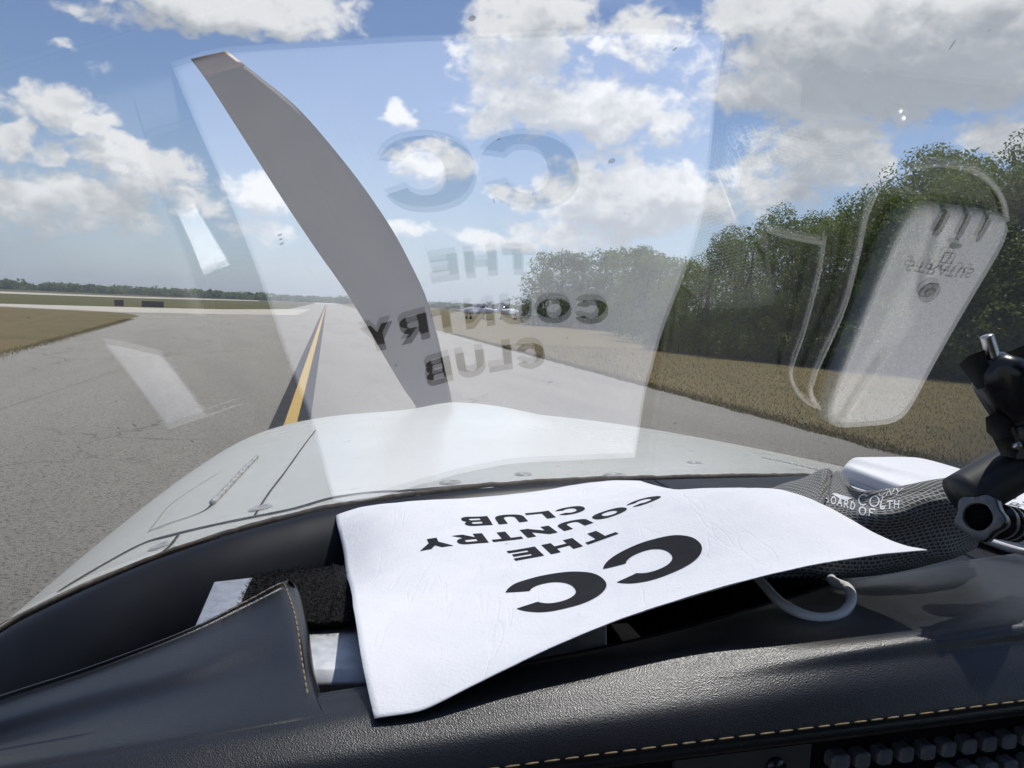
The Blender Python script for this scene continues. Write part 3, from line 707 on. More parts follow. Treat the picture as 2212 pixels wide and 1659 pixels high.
# lettering, drawn in sheet coordinates (s across from the left, t from the far edge); heavy extended grotesque
class Glyphs:
    def __init__(s): s.V = []; s.F = []; s.k = 0
    def patch(s, S, T):                        # S, T arrays (n, m)
        n, m = S.shape; o = len(s.V); s.k += 1
        P = paper(S.ravel(), T.ravel(), .00022 + .000004 * (s.k % 7)); s.V += [tuple(p) for p in P]
        s.F += grid_faces(m, n, o)
GL = Glyphs()
class Box:
    def __init__(s, s_lo, s_hi, t0, t1): s.a, s.b, s.c, s.d = s_hi, s_lo, t0, t1
    def quad(s, p, nu=8, nv=6):                # p: four corners in reader's letter space (x right, y up), unit box
        p = np.array(p, float); u = np.linspace(0, 1, nu)[None, :, None]; v = np.linspace(0, 1, nv)[:, None, None]
        Q = (1 - v) * ((1 - u) * p[0] + u * p[1]) + v * ((1 - u) * p[3] + u * p[2]); s.put(Q)
    def rect(s, x0, y0, x1, y1): s.quad([(x0, y0), (x1, y0), (x1, y1), (x0, y1)])
    def ring(s, out, inn, n=64, m=4):          # outer and inner outlines with the same parameter
        o = np.array(out); i = np.array(inn); v = np.linspace(0, 1, m)[:, None, None]; s.put(o[None] * (1 - v) + i[None] * v)
    def put(s, Q): GL.patch(s.a + (s.b - s.a) * Q[..., 0], s.c + (s.d - s.c) * Q[..., 1])
def sup(cx, cy, rx, ry, a0, a1, e=2.25, n=64):
    th = np.radians(np.linspace(a0, a1, n)); c, q = np.cos(th), np.sin(th)
    return [(cx + rx * math.copysign(abs(a) ** (2 / e), a), cy + ry * math.copysign(abs(b) ** (2 / e), b)) for a, b in zip(c, q)]
def L_C(b, ix, iy, gu=24, gl=-27, icx=.5): b.ring(sup(.5, .5, .5, .53, gu, 360 + gl), sup(icx, .5, ix, iy, gu + 10, 360 + gl - 10))
def L_O(b, ix=.215, iy=.30): b.ring(sup(.5, .5, .5, .53, 0, 360, 2.2, 90), sup(.5, .5, ix, iy, 0, 360, 2.2, 90))
W = .30
def L_T(b): b.rect(0, .76, 1, 1); b.rect(.5 - W / 2, 0, .5 + W / 2, .765)
def L_H(b): b.rect(0, 0, W, 1); b.rect(1 - W, 0, 1, 1); b.rect(W - .005, .38, 1 - W + .005, .62)
def L_E(b): b.rect(0, 0, .34, 1); b.rect(.335, 0, 1, .225); b.rect(.335, .39, .93, .61); b.rect(.335, .775, .98, 1)
def L_N(b): b.rect(0, 0, .28, 1); b.rect(.72, 0, 1, 1); b.quad([(.275, .55), (.725, 0), (.725, .45), (.275, 1)])
def L_Y(b): b.rect(.5 - W / 2, 0, .5 + W / 2, .42); b.quad([(.35, .415), (.65, .415), (.34, 1), (0, 1)]); b.quad([(.35, .414), (.65, .414), (1, 1), (.66, 1)])
def L_L(b): b.rect(0, 0, .36, 1); b.rect(.355, 0, 1, .235)
def L_U(b):
    b.rect(0, .40, .30, 1); b.rect(.70, .40, 1, 1)
    b.ring(sup(.5, .405, .5, .435, 180, 360, 2.3), sup(.5, .405, .20, .20, 180, 360, 2.2))
def L_R(b):
    b.rect(0, 0, .31, 1); b.rect(.305, .785, .62, 1); b.rect(.305, .36, .62, .56)
    b.ring(sup(.61, .68, .35, .32, -90, 90, 2.4), sup(.61, .672, .09, .113, -90, 90, 2.2)); b.quad([(.66, 0), (1.02, 0), (.68, .37), (.34, .37)])
def L_B(b):
    b.rect(0, 0, .32, 1); b.rect(.315, .80, .62, 1); b.rect(.315, .42, .66, .59); b.rect(.315, 0, .66, .21)
    b.ring(sup(.61, .75, .34, .25, -80, 90, 2.3), sup(.61, .695, .085, .105, -90, 90, 2.2)); b.ring(sup(.64, .285, .36, .285, -90, 90, 2.3), sup(.64, .315, .09, .105, -90, 90, 2.2))
# CC
b = Box(.329, .541, .575, .755); b.ring(sup(.5, .5, .5, .5, 26, 338, 2.25, 90), sup(.53, .5, .225, .285, 33, 329, 2.25, 90))
b = Box(.549, .748, .570, .750); b.ring(sup(.5, .5, .5, .5, 24, 336, 2.25, 90), sup(.53, .5, .225, .285, 33, 329, 2.25, 90))
for ch, s0, s1 in (('T', .580, .655), ('H', .490, .568), ('E', .402, .473)): {'T': L_T, 'H': L_H, 'E': L_E}[ch](Box(s0, s1, .425, .482))
for fn, s0, s1 in ((lambda b: L_C(b, .215, .30), .760, .842), (L_O, .666, .752), (L_U, .575, .652), (L_N, .480, .558), (L_T, .390, .468), (L_R, .297, .378), (L_Y, .196, .285)): fn(Box(s0, s1, .318, .371))
for fn, s0, s1 in ((lambda b: L_C(b, .215, .30), .610, .690), (L_L, .531, .599), (L_U, .440, .521), (L_B, .345, .423)): fn(Box(s0, s1, .219, .272))
mesh_obj('printed_lettering', GL.V, GL.F, INK, sheet, False)

# ------------------------------------------------------------------ a light stroke alphabet (with serifs) for small print
def arc(cx, cy, rx, ry, a0, a1, n=18): return [(cx + rx * math.cos(math.radians(a0 + (a1 - a0) * k / n)), cy + ry * math.sin(math.radians(a0 + (a1 - a0) * k / n))) for k in range(n + 1)]
SG = {'B': [[(.12, 0), (.12, 1)], [(.12, 1)] + arc(.45, .76, .27, .24, 90, -90) + [(.12, .52)], [(.12, .52)] + arc(.5, .26, .32, .26, 90, -90) + [(.12, 0)]],
      'O': [arc(.5, .5, .46, .5, 0, 360, 30)], 'A': [[(.02, 0), (.5, 1), (.98, 0)], [(.22, .36), (.78, .36)]], 'D': [[(.12, 0), (.12, 1)], [(.12, 1)] + arc(.36, .5, .56, .5, 90, -90) + [(.12, 0)]],
      'R': [[(.12, 0), (.12, 1)], [(.12, 1)] + arc(.45, .74, .3, .26, 90, -90) + [(.12, .48)], [(.48, .48), (.95, 0)]], 'F': [[(.12, 0), (.12, 1)], [(.12, 1), (.85, 1), (.85, .86)], [(.12, .52), (.65, .52)]],
      'L': [[(.12, 1), (.12, 0), (.85, 0), (.85, .16)]], 'T': [[(.5, 0), (.5, 1)], [(.02, .84), (.02, 1), (.98, 1), (.98, .84)]], 'H': [[(.1, 0), (.1, 1)], [(.9, 0), (.9, 1)], [(.1, .52), (.9, .52)]],
      'C': [arc(.55, .5, .5, .5, 50, 310, 26)], 'U': [[(.1, 1), (.1, .35)] + arc(.5, .35, .4, .35, 180, 360) + [(.9, 1)]], 'N': [[(.1, 0), (.1, 1), (.9, 0), (.9, 1)]],
      'S': [arc(.48, .74, .32, .26, 30, 270, 16) + arc(.5, .25, .36, .25, 90, -150, 16)], '3': [arc(.45, .74, .33, .26, 150, -90, 16), arc(.47, .26, .4, .26, 90, -150, 16)], 'Y': [[(.02, 1), (.5, .5), (.98, 1)], [(.5, .5), (.5, 0)]], 'E': [[(.85, .86), (.85, 1), (.12, 1), (.12, 0), (.85, 0), (.85, .14)], [(.12, .52), (.65, .52)]], 'I': [[(.5, 0), (.5, 1)]], 'W': [[(0, 1), (.27, 0), (.5, .8), (.73, 0), (1, 1)]]}
SERIF = {'B': [(.12, 0), (.12, 1)], 'D': [(.12, 0), (.12, 1)], 'R': [(.12, 0), (.12, 1), (.92, 0)], 'F': [(.12, 0)], 'L': [(.12, 1)], 'T': [(.5, 0)], 'H': [(.1, 0), (.1, 1), (.9, 0), (.9, 1)], 'A': [(.04, 0), (.96, 0)], 'U': [(.1, 1), (.9, 1)], 'N': [(.1, 0), (.9, 1)], 'Y': [(.5, 0), (.02, 1), (.98, 1)], 'I': [(.5, 0), (.5, 1)]}
def stroke_polys(ch, wgt):                      # flat ribbons (list of quads strips) in the unit box
    out = []
    def ribbon(P, w_):
        P = np.array(P, float); T = np.gradient(P, axis=0); T /= np.linalg.norm(T, axis=1)[:, None] + 1e-9; N = np.stack([-T[:, 1], T[:, 0]], 1)
        out.append((P - N * w_ / 2, P + N * w_ / 2))
    for pl_ in SG[ch]:
        if len(pl_) <= 5:
            for a, b in zip(pl_[:-1], pl_[1:]): ribbon([a, ((a[0] + b[0]) / 2, (a[1] + b[1]) / 2), b], wgt)
        else: ribbon(pl_, wgt)
    for x, y in SERIF.get(ch, []): ribbon([(x - .16, y), (x, y), (x + .16, y)], wgt * .55)
    return out
def stroke_text(word, place, wgt=.14, gap=.28, wid=.8):
    """place(x, y): letter space (x in cap heights along the line, y in 0..1) -> 3D point"""
    V = []; F = []; x = 0
    for ch in word:
        if ch == ' ': x += .5; continue
        wd = .45 if ch == 'I' else wid
        for a, b in stroke_polys(ch, wgt):
            o = len(V)
            for p, q in zip(a, b): V.append(place(x + p[0] * wd, p[1])); V.append(place(x + q[0] * wd, q[1]))
            F += [(o + 2 * k, o + 2 * k + 1, o + 2 * k + 3, o + 2 * k + 2) for k in range(len(a) - 1)]
        x += wd + gap
    return V, F, x - gap

# ------------------------------------------------------------------ white receiver on the dash
RC = np.array([.29730, .49157, -.09958]) + CAM; YAW = .2537
ru = np.array([math.cos(YAW), math.sin(YAW), .0043]); rv = np.array([-math.sin(YAW), math.cos(YAW), .0341]); ru = nrm(ru); rv = nrm(rv); rn = nrm(np.cross(ru, rv))
RW, RL, RH = .0755, .1675, .020
def rtop(u, v):                                 # height of the moulded top: a swept flute down its left side
    edge_ = -.018 + .010 * math.cos((v + .02) * 26); d = edge_ - u
    z = -.0042 * (1 / (1 + math.exp(-d / .0016))) - .10 * max(abs(v) - .07, 0) ** 2 * 10 - .35 * max(u - .025, 0) ** 2 * 10
    return z
WHITE = mottled('receiver_shell', (.74, .74, .75), (.70, .70, .71), 300, .42, bscale=1500, bstr=.15, bdist=.0004)
receiver = empty('portable_receiver', RC - rn * RH, 'white rounded portable receiver slab on dash behind crumpled grey cloth', 'receiver')
nA = 96; V = []; prof_ = [(.02, 0), (.2, 0), (.4, 0), (.6, 0), (.75, 0), (.86, 0), (.92, 0), (.955, -.0006), (.98, -.0022), (.995, -.005), (1, -.008), (1, -.0125), (.992, -.0128), (.992, -.0136), (.998, -.0138), (.998, -.018), (.975, -.020), (.5, -.020)]
for s_, dz in prof_:
    for k in range(nA):
        a = 2 * math.pi * k / nA; c, q = math.cos(a), math.sin(a); e = 2 / 5.5
        u = RW / 2 * s_ * math.copysign(abs(c) ** e, c); v = RL / 2 * s_ * math.copysign(abs(q) ** (2 / 9), q)
        V.append(RC + ru * u + rv * v + rn * (dz + (rtop(u, v) if dz > -.009 else 0)))
F_ = []
for r in range(len(prof_) - 1):
    for k in range(nA): F_.append((r * nA + k, (r + 1) * nA + k, (r + 1) * nA + (k + 1) % nA, r * nA + (k + 1) % nA))
F_.append(tuple(range(nA))); F_.append(tuple(len(V) - nA + k for k in range(nA))[::-1])
mesh_obj('shell', V, F_, WHITE, receiver)
def rpt(u, v, h=.00025): return RC + ru * u + rv * v + rn * (rtop(u, v) + h)
def flat_disc(name, u, v, a, b_, mat, h=.0003, rot=0, n=28, dome=.0):
    Vv = [rpt(u, v, h + dome)] + [rpt(u + a * math.copysign(abs(math.cos(t)) ** .5, math.cos(t)), v + b_ * math.copysign(abs(math.sin(t)) ** .8, math.sin(t)), h) for t in [2 * math.pi * k / n for k in range(n)]]
    return mesh_obj(name, Vv, [(0, 1 + k, 1 + (k + 1) % n) for k in range(n)], mat, receiver, False)
for u in (-.0145, 0, .0145): flat_disc('vent_slot', u, -.0735, .0020, .0085, GREYINK)
flat_disc('indicator_light', .001, -.0610, .0042, .0017, mottled('dark_green_lens', (.03, .06, .045), (.04, .07, .05), 200, .3))
def place_r(u0, v0, hgt, total): return lambda x, y: rpt(u0 + (x - total / 2) * hgt, v0 + (y - .5) * hgt, .00022)
V, F_, tot = stroke_text('STRATUS', lambda x, y: (0, 0, 0), .15, .22, .86)
V, F_, _ = stroke_text('STRATUS', place_r(.001, -.0435, .0064, tot), .15, .22, .86); mb = MB(); mb.add(V, F_)
V, F_, _ = stroke_text('3', place_r(.0005, -.0525, .0040, .8), .15); mb.add(V, F_)
for a, b in (((-.0035, -.0490), (.0045, -.0490)), ((-.0035, -.0560), (.0045, -.0560)), ((-.0035, -.0560), (-.0035, -.0490)), ((.0045, -.0560), (.0045, -.0490))):
    a = np.array(a); b = np.array(b); nn = np.array([-(b - a)[1], (b - a)[0]]); nn = nn / np.linalg.norm(nn) * .0003
    mb.add([rpt(*(a - nn)), rpt(*(a + nn)), rpt(*(b + nn)), rpt(*(b - nn))], [(0, 1, 2, 3)])
mb.build('printed_lettering', GREYINK, receiver)
def ann(name, u, v, r0, r1, a0, a1, mat, h, n=40):
    Vv = []; 
    for k in range(n + 1):
        t = math.radians(a0 + (a1 - a0) * k / n)
        for r in (r0, r1): Vv.append(rpt(u + r * math.cos(t), v + r * math.sin(t), h))
    return Vv, [(2 * k, 2 * k + 1, 2 * k + 3, 2 * k + 2) for k in range(n)]
pb = MB(); pb.add(*ann('', .0, -.0275, .0062, .0072, 0, 360, None, .0003)); pb.add(*ann('', .0, -.0275, .0026, .0036, -235, 55, None, .0006))
pb.add([rpt(-.0005, -.0275, .0006), rpt(.0005, -.0275, .0006), rpt(.0005, -.0235, .0006), rpt(-.0005, -.0235, .0006)], [(0, 1, 2, 3)])
pw = flat_disc('power_button', .0, -.0275, .0062, .0062, mottled('grey_button', (.33, .33, .34), (.30, .30, .31), 300, .5), .0004)
pb.build('power_symbol', GREYINK, pw)

# ------------------------------------------------------------------ crumpled grey mesh cloth
def mk_cloth():
    m, q, p, o = material('grey_mesh_fabric', (.085, .087, .085), .9, 0, .15)
    uvn = q.n('ShaderNodeUVMap'); uvn.uv_map = 'uv'; uv = uvn.outputs[0]
    br = q.n('ShaderNodeTexBrick'); q.put(br.inputs['Vector'], uv); q.put(br.inputs['Scale'], 1.0)
    br.offset = .5; q.put(br.inputs['Brick Width'], .0030); q.put(br.inputs['Row Height'], .0020); q.put(br.inputs['Mortar Size'], .00052); q.put(br.inputs['Mortar Smooth'], .6)
    q.put(br.inputs['Color1'], (0, 0, 0)); q.put(br.inputs['Color2'], (0, 0, 0)); q.put(br.inputs['Mortar'], (1, 1, 1))
    v = coords(q); nz = q.noise(v, 900, 3).outputs[0]
    col = q.mix(br.outputs[0], (.055, .056, .056), (.30, .30, .29)); col = q.mix(q.m('MULTIPLY', q.ss(nz, .4, .7), .4), col, (.28, .28, .27))
    q.put(p.inputs['Base Color'], col); h = q.n('ShaderNodeRGBToBW'); q.link(br.outputs[0], h.inputs[0]); bump(q, p, h.outputs[0], .8, .0007); return m
CLOTH = mk_cloth()
cl_rows = [                                    # (px, py, distance ahead)
    [(1540, 1262, .335), (1640, 1252, .335), (1730, 1248, .337), (1830, 1249, .340), (1930, 1238, .345), (2010, 1220, .350), (2070, 1203, .360), (2112, 1182, .370)],
    [(1530, 1246, .333), (1640, 1232, .333), (1730, 1228, .333), (1830, 1230, .334), (1930, 1217, .338), (2015, 1198, .343), (2080, 1178, .352), (2124, 1160, .365)],
    [(1530, 1205, .345), (1640, 1190, .342), (1730, 1185, .338), (1830, 1180, .335), (1930, 1166, .335), (2025, 1142, .340), (2095, 1125, .350), (2134, 1115, .363)],
    [(1550, 1150, .370), (1640, 1135, .365), (1730, 1130, .358), (1800, 1128, .346), (1905, 1117, .331), (2010, 1088, .336), (2092, 1072, .348), (2132, 1078, .362)],
    [(1580, 1105, .400), (1650, 1095, .395), (1730, 1080, .385), (1795, 1081, .366), (1880, 1087, .341), (1985, 1064, .343), (2085, 1044, .347), (2126, 1058, .360)],
    [(1620, 1068, .430), (1690, 1046, .425), (1758, 1022, .420), (1797, 1016, .415), (1850, 1061, .355), (1935, 1051, .349), (2086, 1032, .356), (2118, 1044, .362)],
    [(1640, 1075, .445), (1700, 1056, .440), (1765, 1034, .437), (1805, 1030, .430), (1856, 1078, .368), (1942, 1068, .364), (2084, 1048, .370), (2112, 1058, .378)],
    [(1660, 1095, .450), (1710, 1075, .450), (1770, 1060, .450), (1810, 1060, .440), (1860, 1120, .374), (1945, 1130, .372), (2080, 1110, .385), (2105, 1110, .390)]]
g = loft([[Ly(*p) for p in r] for r in cl_rows], 150, 100); nv_, nu_ = g.shape[:2]
du = np.gradient(g, axis=1); dv = np.gradient(g, axis=0); N = np.cross(du, dv); N /= np.linalg.norm(N, axis=2)[:, :, None]; N *= -np.sign((N * (g - CAM)).sum(2).mean())
uu = np.cumsum(np.linalg.norm(du, axis=2), axis=1); vv = np.cumsum(np.linalg.norm(dv, axis=2), axis=0)
for j in range(nv_):
    for i in range(nu_):
        a, b = i / (nu_ - 1), j / (nv_ - 1)
        wr = .0022 * noise.noise(Vector((a * 5 + b * 2.5, b * 3 - a * 2, .7))) + .0012 * noise.noise(Vector((a * 13 + b * 9, b * 6, 2.7)))
        d = (a - .40) - .28 * (b - .62); wr += -.0055 * math.exp(-(d / .022) ** 2) * (1 / (1 + math.exp(-(b - .42) / .05))) + .0035 * math.exp(-((d - .05) / .03) ** 2) * (1 / (1 + math.exp(-(b - .45) / .05)))
        fade = min(1, 3 * (1 - b), 8 * b + .1)
        g[j, i] += N[j, i] * wr * fade
cloth = mesh_obj('grey_cloth', g.reshape(-1, 3), grid_faces(nu_, nv_), CLOTH, None, True, np.stack([uu.ravel(), vv.ravel()], 1))
tag(cloth, 'crumpled grey mesh fabric cloth with white printed lettering beside the paper sheet', 'cloth')
sm = cloth.modifiers.new('thick', 'SOLIDIFY'); sm.thickness = .0012; sm.offset = -1
from mathutils.bvhtree import BVHTree
def bvh_of(o): return BVHTree.FromPolygons([v.co[:] for v in o.data.vertices], [p.vertices[:] for p in o.data.polygons])
cb = bvh_of(cloth)
def on_cloth(px, py, lift=.0006):
    d = nrm(D(px, py)); hit = cb.ray_cast(Vector(CAM), Vector(d))
    p = np.array(hit[0]) if hit[0] and hit[0][1] < .385 else Ly(px, py, .352)
    return p - d * lift
mb = MB()
def cloth_line(word, p0, p1, hgt, slant=0.0, wgt=.17, gap=.24):
    _, _, tot = stroke_text(word, lambda x, y: (0, 0, 0), wgt, gap)
    p0 = np.array(p0, float); p1 = np.array(p1, float); dr = (p1 - p0) / tot; up_ = np.array([slant, -1.0]) * hgt
    V, F, _ = stroke_text(word, lambda x, y: on_cloth(*(p0 + dr * x + up_ * y)), wgt, gap); mb.add(V, F)
cloth_line('BOARD', (1781, 1083), (1846, 1101), 15, .12, .18, .34)
cloth_line('OF', (1855, 1110), (1890, 1117), 16, .12, .18, .36)
cloth_line('CO', (1852, 1089), (1897, 1095), 22, .2, .14, .16)
cloth_line('L', (1899, 1095), (1914, 1094), 22, .3, .14)
cloth_line('LTH', (1901, 1099), (1942, 1097), 16, .05, .18)
cloth_line('UNY', (1896, 1071), (1943, 1069), 14, .5, .15)
sw = [(1797, 1065), (1808, 1066), (1824, 1072), (1841, 1076), (1829, 1081), (1816, 1078), (1806, 1072)]
mb.add([on_cloth(*p) for p in sw], [tuple(range(len(sw)))])
mb.build('printed_lettering', WHITEINK, cloth)

# ------------------------------------------------------------------ charging cables
def cable(name, pts, r, label):
    P = cr_arc(np.array(pts, float) + CAM, 90); V, F = tube_verts(P, r, 12); return tag(mesh_obj(name, V, F, WIRE), label, 'cable')
cable('charging_cable', [Lz(1560, 1180, -.118) - CAM, Lz(1600, 1212, -.116) - CAM, Lz(1640, 1252, -.1135) - CAM, Lz(1690, 1304, -.1135) - CAM, Lz(1757, 1334, -.1145) - CAM, Lz(1812, 1329, -.1145) - CAM, Lz(1838, 1300, -.1135) - CAM, Lz(1832, 1270, -.1125) - CAM, Lz(1795, 1248, -.1125) - CAM, (.172, .385, -.1165), (.20, .41, -.1175), (.235, .425, -.1175)], .0021, 'white cable looping out below the near edge of the paper sheet')
cable('charging_cable', [(.352, .425, -.112), (.345, .411, -.112), (.333, .397, -.1125), (.318, .387, -.113), (.300, .382, -.113), (.285, .382, -.113), (.273, .384, -.112), (.265, .388, -.112), (.258, .408, -.112), (.256, .433, -.112), (.252, .469, -.112), (.245, .494, -.112), (.238, .514, -.112), (.234, .532, -.112), (.238, .544, -.112), (.246, .553, -.112), (.26, .562, -.113)], .0018, 'white cable running along the left flank of the white receiver')
cable('charging_cable', [(.236, .42, -.117), (.232, .436, -.1125), (.230, .45, -.112), (.224, .484, -.112), (.217, .513, -.112), (.223, .531, -.112), (.236, .546, -.112), (.252, .556, -.113)], .0013, 'thin white cable lying nearest the windshield left of the receiver')

# ------------------------------------------------------------------ clamp arm with thumb knobs at the right edge
mount = empty('camera_mount', Ly(2180, 1190, .3320), 'black clamp arm with lobed thumb knobs and steel screw beside the receiver', 'camera mount')
def px_r(n_px, y): return n_px * y / FPX
mb = MB(); mb.tube(cr_arc([Ly(2460, 854, .3196), Ly(2300, 947, .3171), Ly(2180, 1017, .3154), Ly(2075, 1078, .3137)], 20), px_r(53, .3154), 30); mb.build('arm_tube', mottled('matt_black_tube', (.012, .012, .013), (.02, .02, .021), 120, .5), mount, True)
def lobed(c, axis, prof_, lobes, depth, n=60, ph=0.0, caps=True):
    axis = nrm(axis); e1 = nrm(np.cross(axis, [0.3, .2, 1])); e2 = np.cross(axis, e1); V = []; F = []
    for h, r, d in prof_:
        for k in range(n):
            a = 2 * math.pi * k / n; rr = r * (1 + d * depth * math.cos(lobes * a + ph)); V.append(c + axis * h + e1 * rr * math.cos(a) + e2 * rr * math.sin(a))
    for j in range(len(prof_) - 1):
        for k in range(n): F.append((j * n + k, j * n + (k + 1) % n, (j + 1) * n + (k + 1) % n, (j + 1) * n + k))
    if caps: F.append(tuple(range(n))[::-1]); F.append(tuple((len(prof_) - 1) * n + k for k in range(n)))
    return V, F
# lower knob: lobed ring with a sunk dark bore facing us
c = Ly(2112, 1116, .3005); ax = nrm(Ly(2230, 1142, .3278) - c); r = px_r(50, .3005)
V, F = lobed(c, ax, [(.0030, r * .52, 0), (.0006, r * .62, .2), (0, r * .70, .5), (.0004, r * .95, 1), (.0020, r, 1), (.0052, r, 1), (.0075, r * .8, .8), (.010, r * .62, 0), (.020, r * .58, 0)], 5, .10)
kn = mesh_obj('thumb_knob', V, F, PLASTIC, mount)
mb = MB(); mb.tube([c + ax * .0013, c + ax * .005], r * .50, 30); mb.build('bore', MATTE, kn, True)
V, F = lobed(c, ax, [(-.0002, r * .62, .2), (-.0003, r * .93, 1.0), (.0003, r * .97, 1), (.0006, r * .6, .2)], 5, .10, caps=False); mesh_obj('knob_rim', V, F, mottled('worn_grey_rim', (.16, .16, .16), (.10, .10, .10), 300, .4), kn)
mb = MB(); mb.tube([c + ax * .008, c + ax * .05], r * .55, 26); e1 = nrm(np.cross(ax, UP)); 
for k in (.016, .023, .030): mb.tube([c + ax * k, c + ax * (k + .004)], r * .82, 26)
mb.build('clamp_hinge', PLASTIC, mount, True)
# upper assembly
a0 = Ly(2131, 724, .3071); a1 = Ly(2146, 772, .3071); a2 = Ly(2200, 900, .3088); a3 = Ly(2216, 960, .3112); ax = nrm(a2 - a1)
mb = MB(); L = np.linalg.norm(a1 - a0)
path = []; rr = []
for k in range(25): path.append(a0 + (a1 - a0) * k / 24); rr.append(px_r(13.5, .3071) * (1 + (.06 if k % 2 else -.06)) * (.8 if k == 0 else 1))
mb.tube(path, rr, 18); mb.build('screw_tip', STEEL, mount, True)
hl = np.linalg.norm(a2 - a1); V, F = lobed(a1, ax, [(-.0004, px_r(18, .3071), 0), (0, px_r(26, .3071), .2), (.003, px_r(44, .3071), 1), (.008, px_r(52, .3071), 1), (hl * .55, px_r(52, .3071), .7), (hl * .85, px_r(50, .3071), .3), (hl, px_r(46, .3071), 0)], 3, .22, 60, .6); mesh_obj('thumb_knob', V, F, PLASTIC, mount)
wing = MB(); wl = [(2080, 788), (2096, 774), (2122, 764), (2140, 826), (2114, 834)]
Vw = [Ly(px, py, .3038) for px, py in wl] + [Ly(px, py, .3104) for px, py in wl]; n = 5
wing.add(Vw, [tuple(range(n)), tuple(range(n, 2 * n))[::-1]] + [(k, (k + 1) % n, n + (k + 1) % n, n + k) for k in range(n)]); bevel(wing.build('knob_wing', PLASTIC, mount), .0012, 3)
wing = MB(); wl = [(2170, 770), (2215, 752), (2240, 790), (2235, 850), (2190, 850)]
Vw = [Ly(px, py, .3054) for px, py in wl] + [Ly(px, py, .3137) for px, py in wl]
wing.add(Vw, [tuple(range(n)), tuple(range(n, 2 * n))[::-1]] + [(k, (k + 1) % n, n + (k + 1) % n, n + k) for k in range(n)]); bevel(wing.build('knob_wing', PLASTIC, mount), .0012, 3)
mb = MB(); mb.tube([a2 - ax * .002, a3, a3 + ax * .012], [px_r(32, .3071), px_r(40, .3071), px_r(42, .3071)], 22); mb.build('swivel_stem', PLASTIC, mount, True)
def block(name, pts, y0, y1):
    n = len(pts); Vw = [Ly(px, py, y0) for px, py in pts] + [Ly(px, py, y1) for px, py in pts]; b_ = MB()
    b_.add(Vw, [tuple(range(n)), tuple(range(n, 2 * n))[::-1]] + [(k, (k + 1) % n, n + (k + 1) % n, n + k) for k in range(n)]); return bevel(b_.build(name, PLASTIC, mount), .0010, 3)
block('clamp_finger', [(2134, 905), (2150, 896), (2178, 912), (2180, 938), (2152, 946), (2136, 930)], 0.3021, 0.3088)
block('clamp_finger', [(2152, 950), (2182, 940), (2196, 970), (2190, 984), (2166, 978)], 0.3038, 0.3104)
block('clamp_finger', [(2180, 885), (2240, 870), (2260, 930), (2250, 985), (2200, 986), (2186, 940)], 0.3054, 0.3187)
mb = MB(); c = Ly(2196, 962, .3029); mb.tube([c, c + nrm(c - CAM) * .004], px_r(10, .3038), 14); mb.build('screw_tip', STEEL, mount, True)
# linkage from the clamp down to the tube
mb = MB(); mb.tube([a3 + ax * .004, Ly(2240, 985, .3137)], px_r(26, .3154), 16); mb.build('link_arm', PLASTIC, mount, True)

# ---------------------------------------------------------------- OUTSIDE
# ------------------------------------------------------------------ airfield
def ground_mat(name, cols, scales, bsc=None, stretch=None, turn=0.0):
    m, q, p, o = material(name, cols[0], .95, 0, .15); v = coords(q)
    if stretch:
        mp = q.n('ShaderNodeMapping'); q.put(mp.inputs['Rotation'], (0, 0, -HEAD + turn)); q.link(v, mp.inputs[0]); m2 = q.n('ShaderNodeMapping'); q.put(m2.inputs['Scale'], stretch); q.link(mp.outputs[0], m2.inputs[0]); vs = m2.outputs[0]
    else: vs = v
    col = cols[0]
    for c, (s_, lo, hi, k, st) in zip(cols[1:], scales):
        col = q.mix(q.m('MULTIPLY', q.ss(q.noise(vs if st else v, s_, 5, .62).outputs[0], lo, hi), k), col, c)
    if stretch and turn:
        vo = q.n('ShaderNodeTexVoronoi', feature='DISTANCE_TO_EDGE'); q.put(vo.inputs['Vector'], q.v('ADD', v, q.v('SCALE', q.noise(v, .9, 4).outputs['Color'], 1.6))); q.put(vo.inputs['Scale'], .16)
        ck = q.m('MULTIPLY', q.m('SUBTRACT', 1, q.ss(vo.outputs['Distance'], .0015, .006)), q.m('MULTIPLY', q.ss(q.noise(v, .12, 2).outputs[0], .45, .6), .6)); col = q.mix(ck, col, (.07, .068, .062))
    q.put(p.inputs['Base Color'], col)
    if bsc: bump(q, p, q.noise(v, bsc[0], 4).outputs[0], bsc[1], bsc[2])
    return m
GRASS = ground_mat('grass', [(.085, .088, .032), (.125, .100, .045), (.060, .075, .022), (.155, .125, .062)], [(.05, .4, .62, .8, 0), (.4, .45, .7, .6, 0), (3.2, .5, .7, .55, 0)], (9, .8, .08))
DRY = ground_mat('dry_grass', [(.150, .118, .056), (.105, .095, .038), (.190, .150, .080), (.085, .070, .032)], [(.35, .42, .65, .7, 0), (1.4, .48, .7, .6, 0), (5, .52, .72, .6, 0)], (9, .8, .06))
_d = np.array(G(270, 697)) - np.array(G(0, 768)); TURN = -(math.atan2(_d[1], _d[0]) - math.pi / 2) + HEAD
ASPH = ground_mat('asphalt', [(.345, .322, .276), (.25, .235, .203), (.39, .365, .318), (.13, .124, .11), (.48, .455, .41)], [(.55, .36, .70, .6, 1), (.13, .45, .7, .4, 1), (38, .50, .62, .85, 0), (62, .56, .66, .85, 0)], (120, 1.0, .02), (1.0, .16, 1), TURN)
ASPH2 = ground_mat('concrete_light', [(.46, .425, .355), (.39, .36, .305), (.50, .465, .40)], [(.3, .4, .65, .7, 1), (3, .5, .7, .4, 0)], None, (1, .2, 1))
YEL = ground_mat('yellow_marking', [(.50, .35, .13), (.42, .30, .13), (.28, .22, .14)], [(6, .4, .65, .6, 0), (40, .55, .7, .7, 0)])
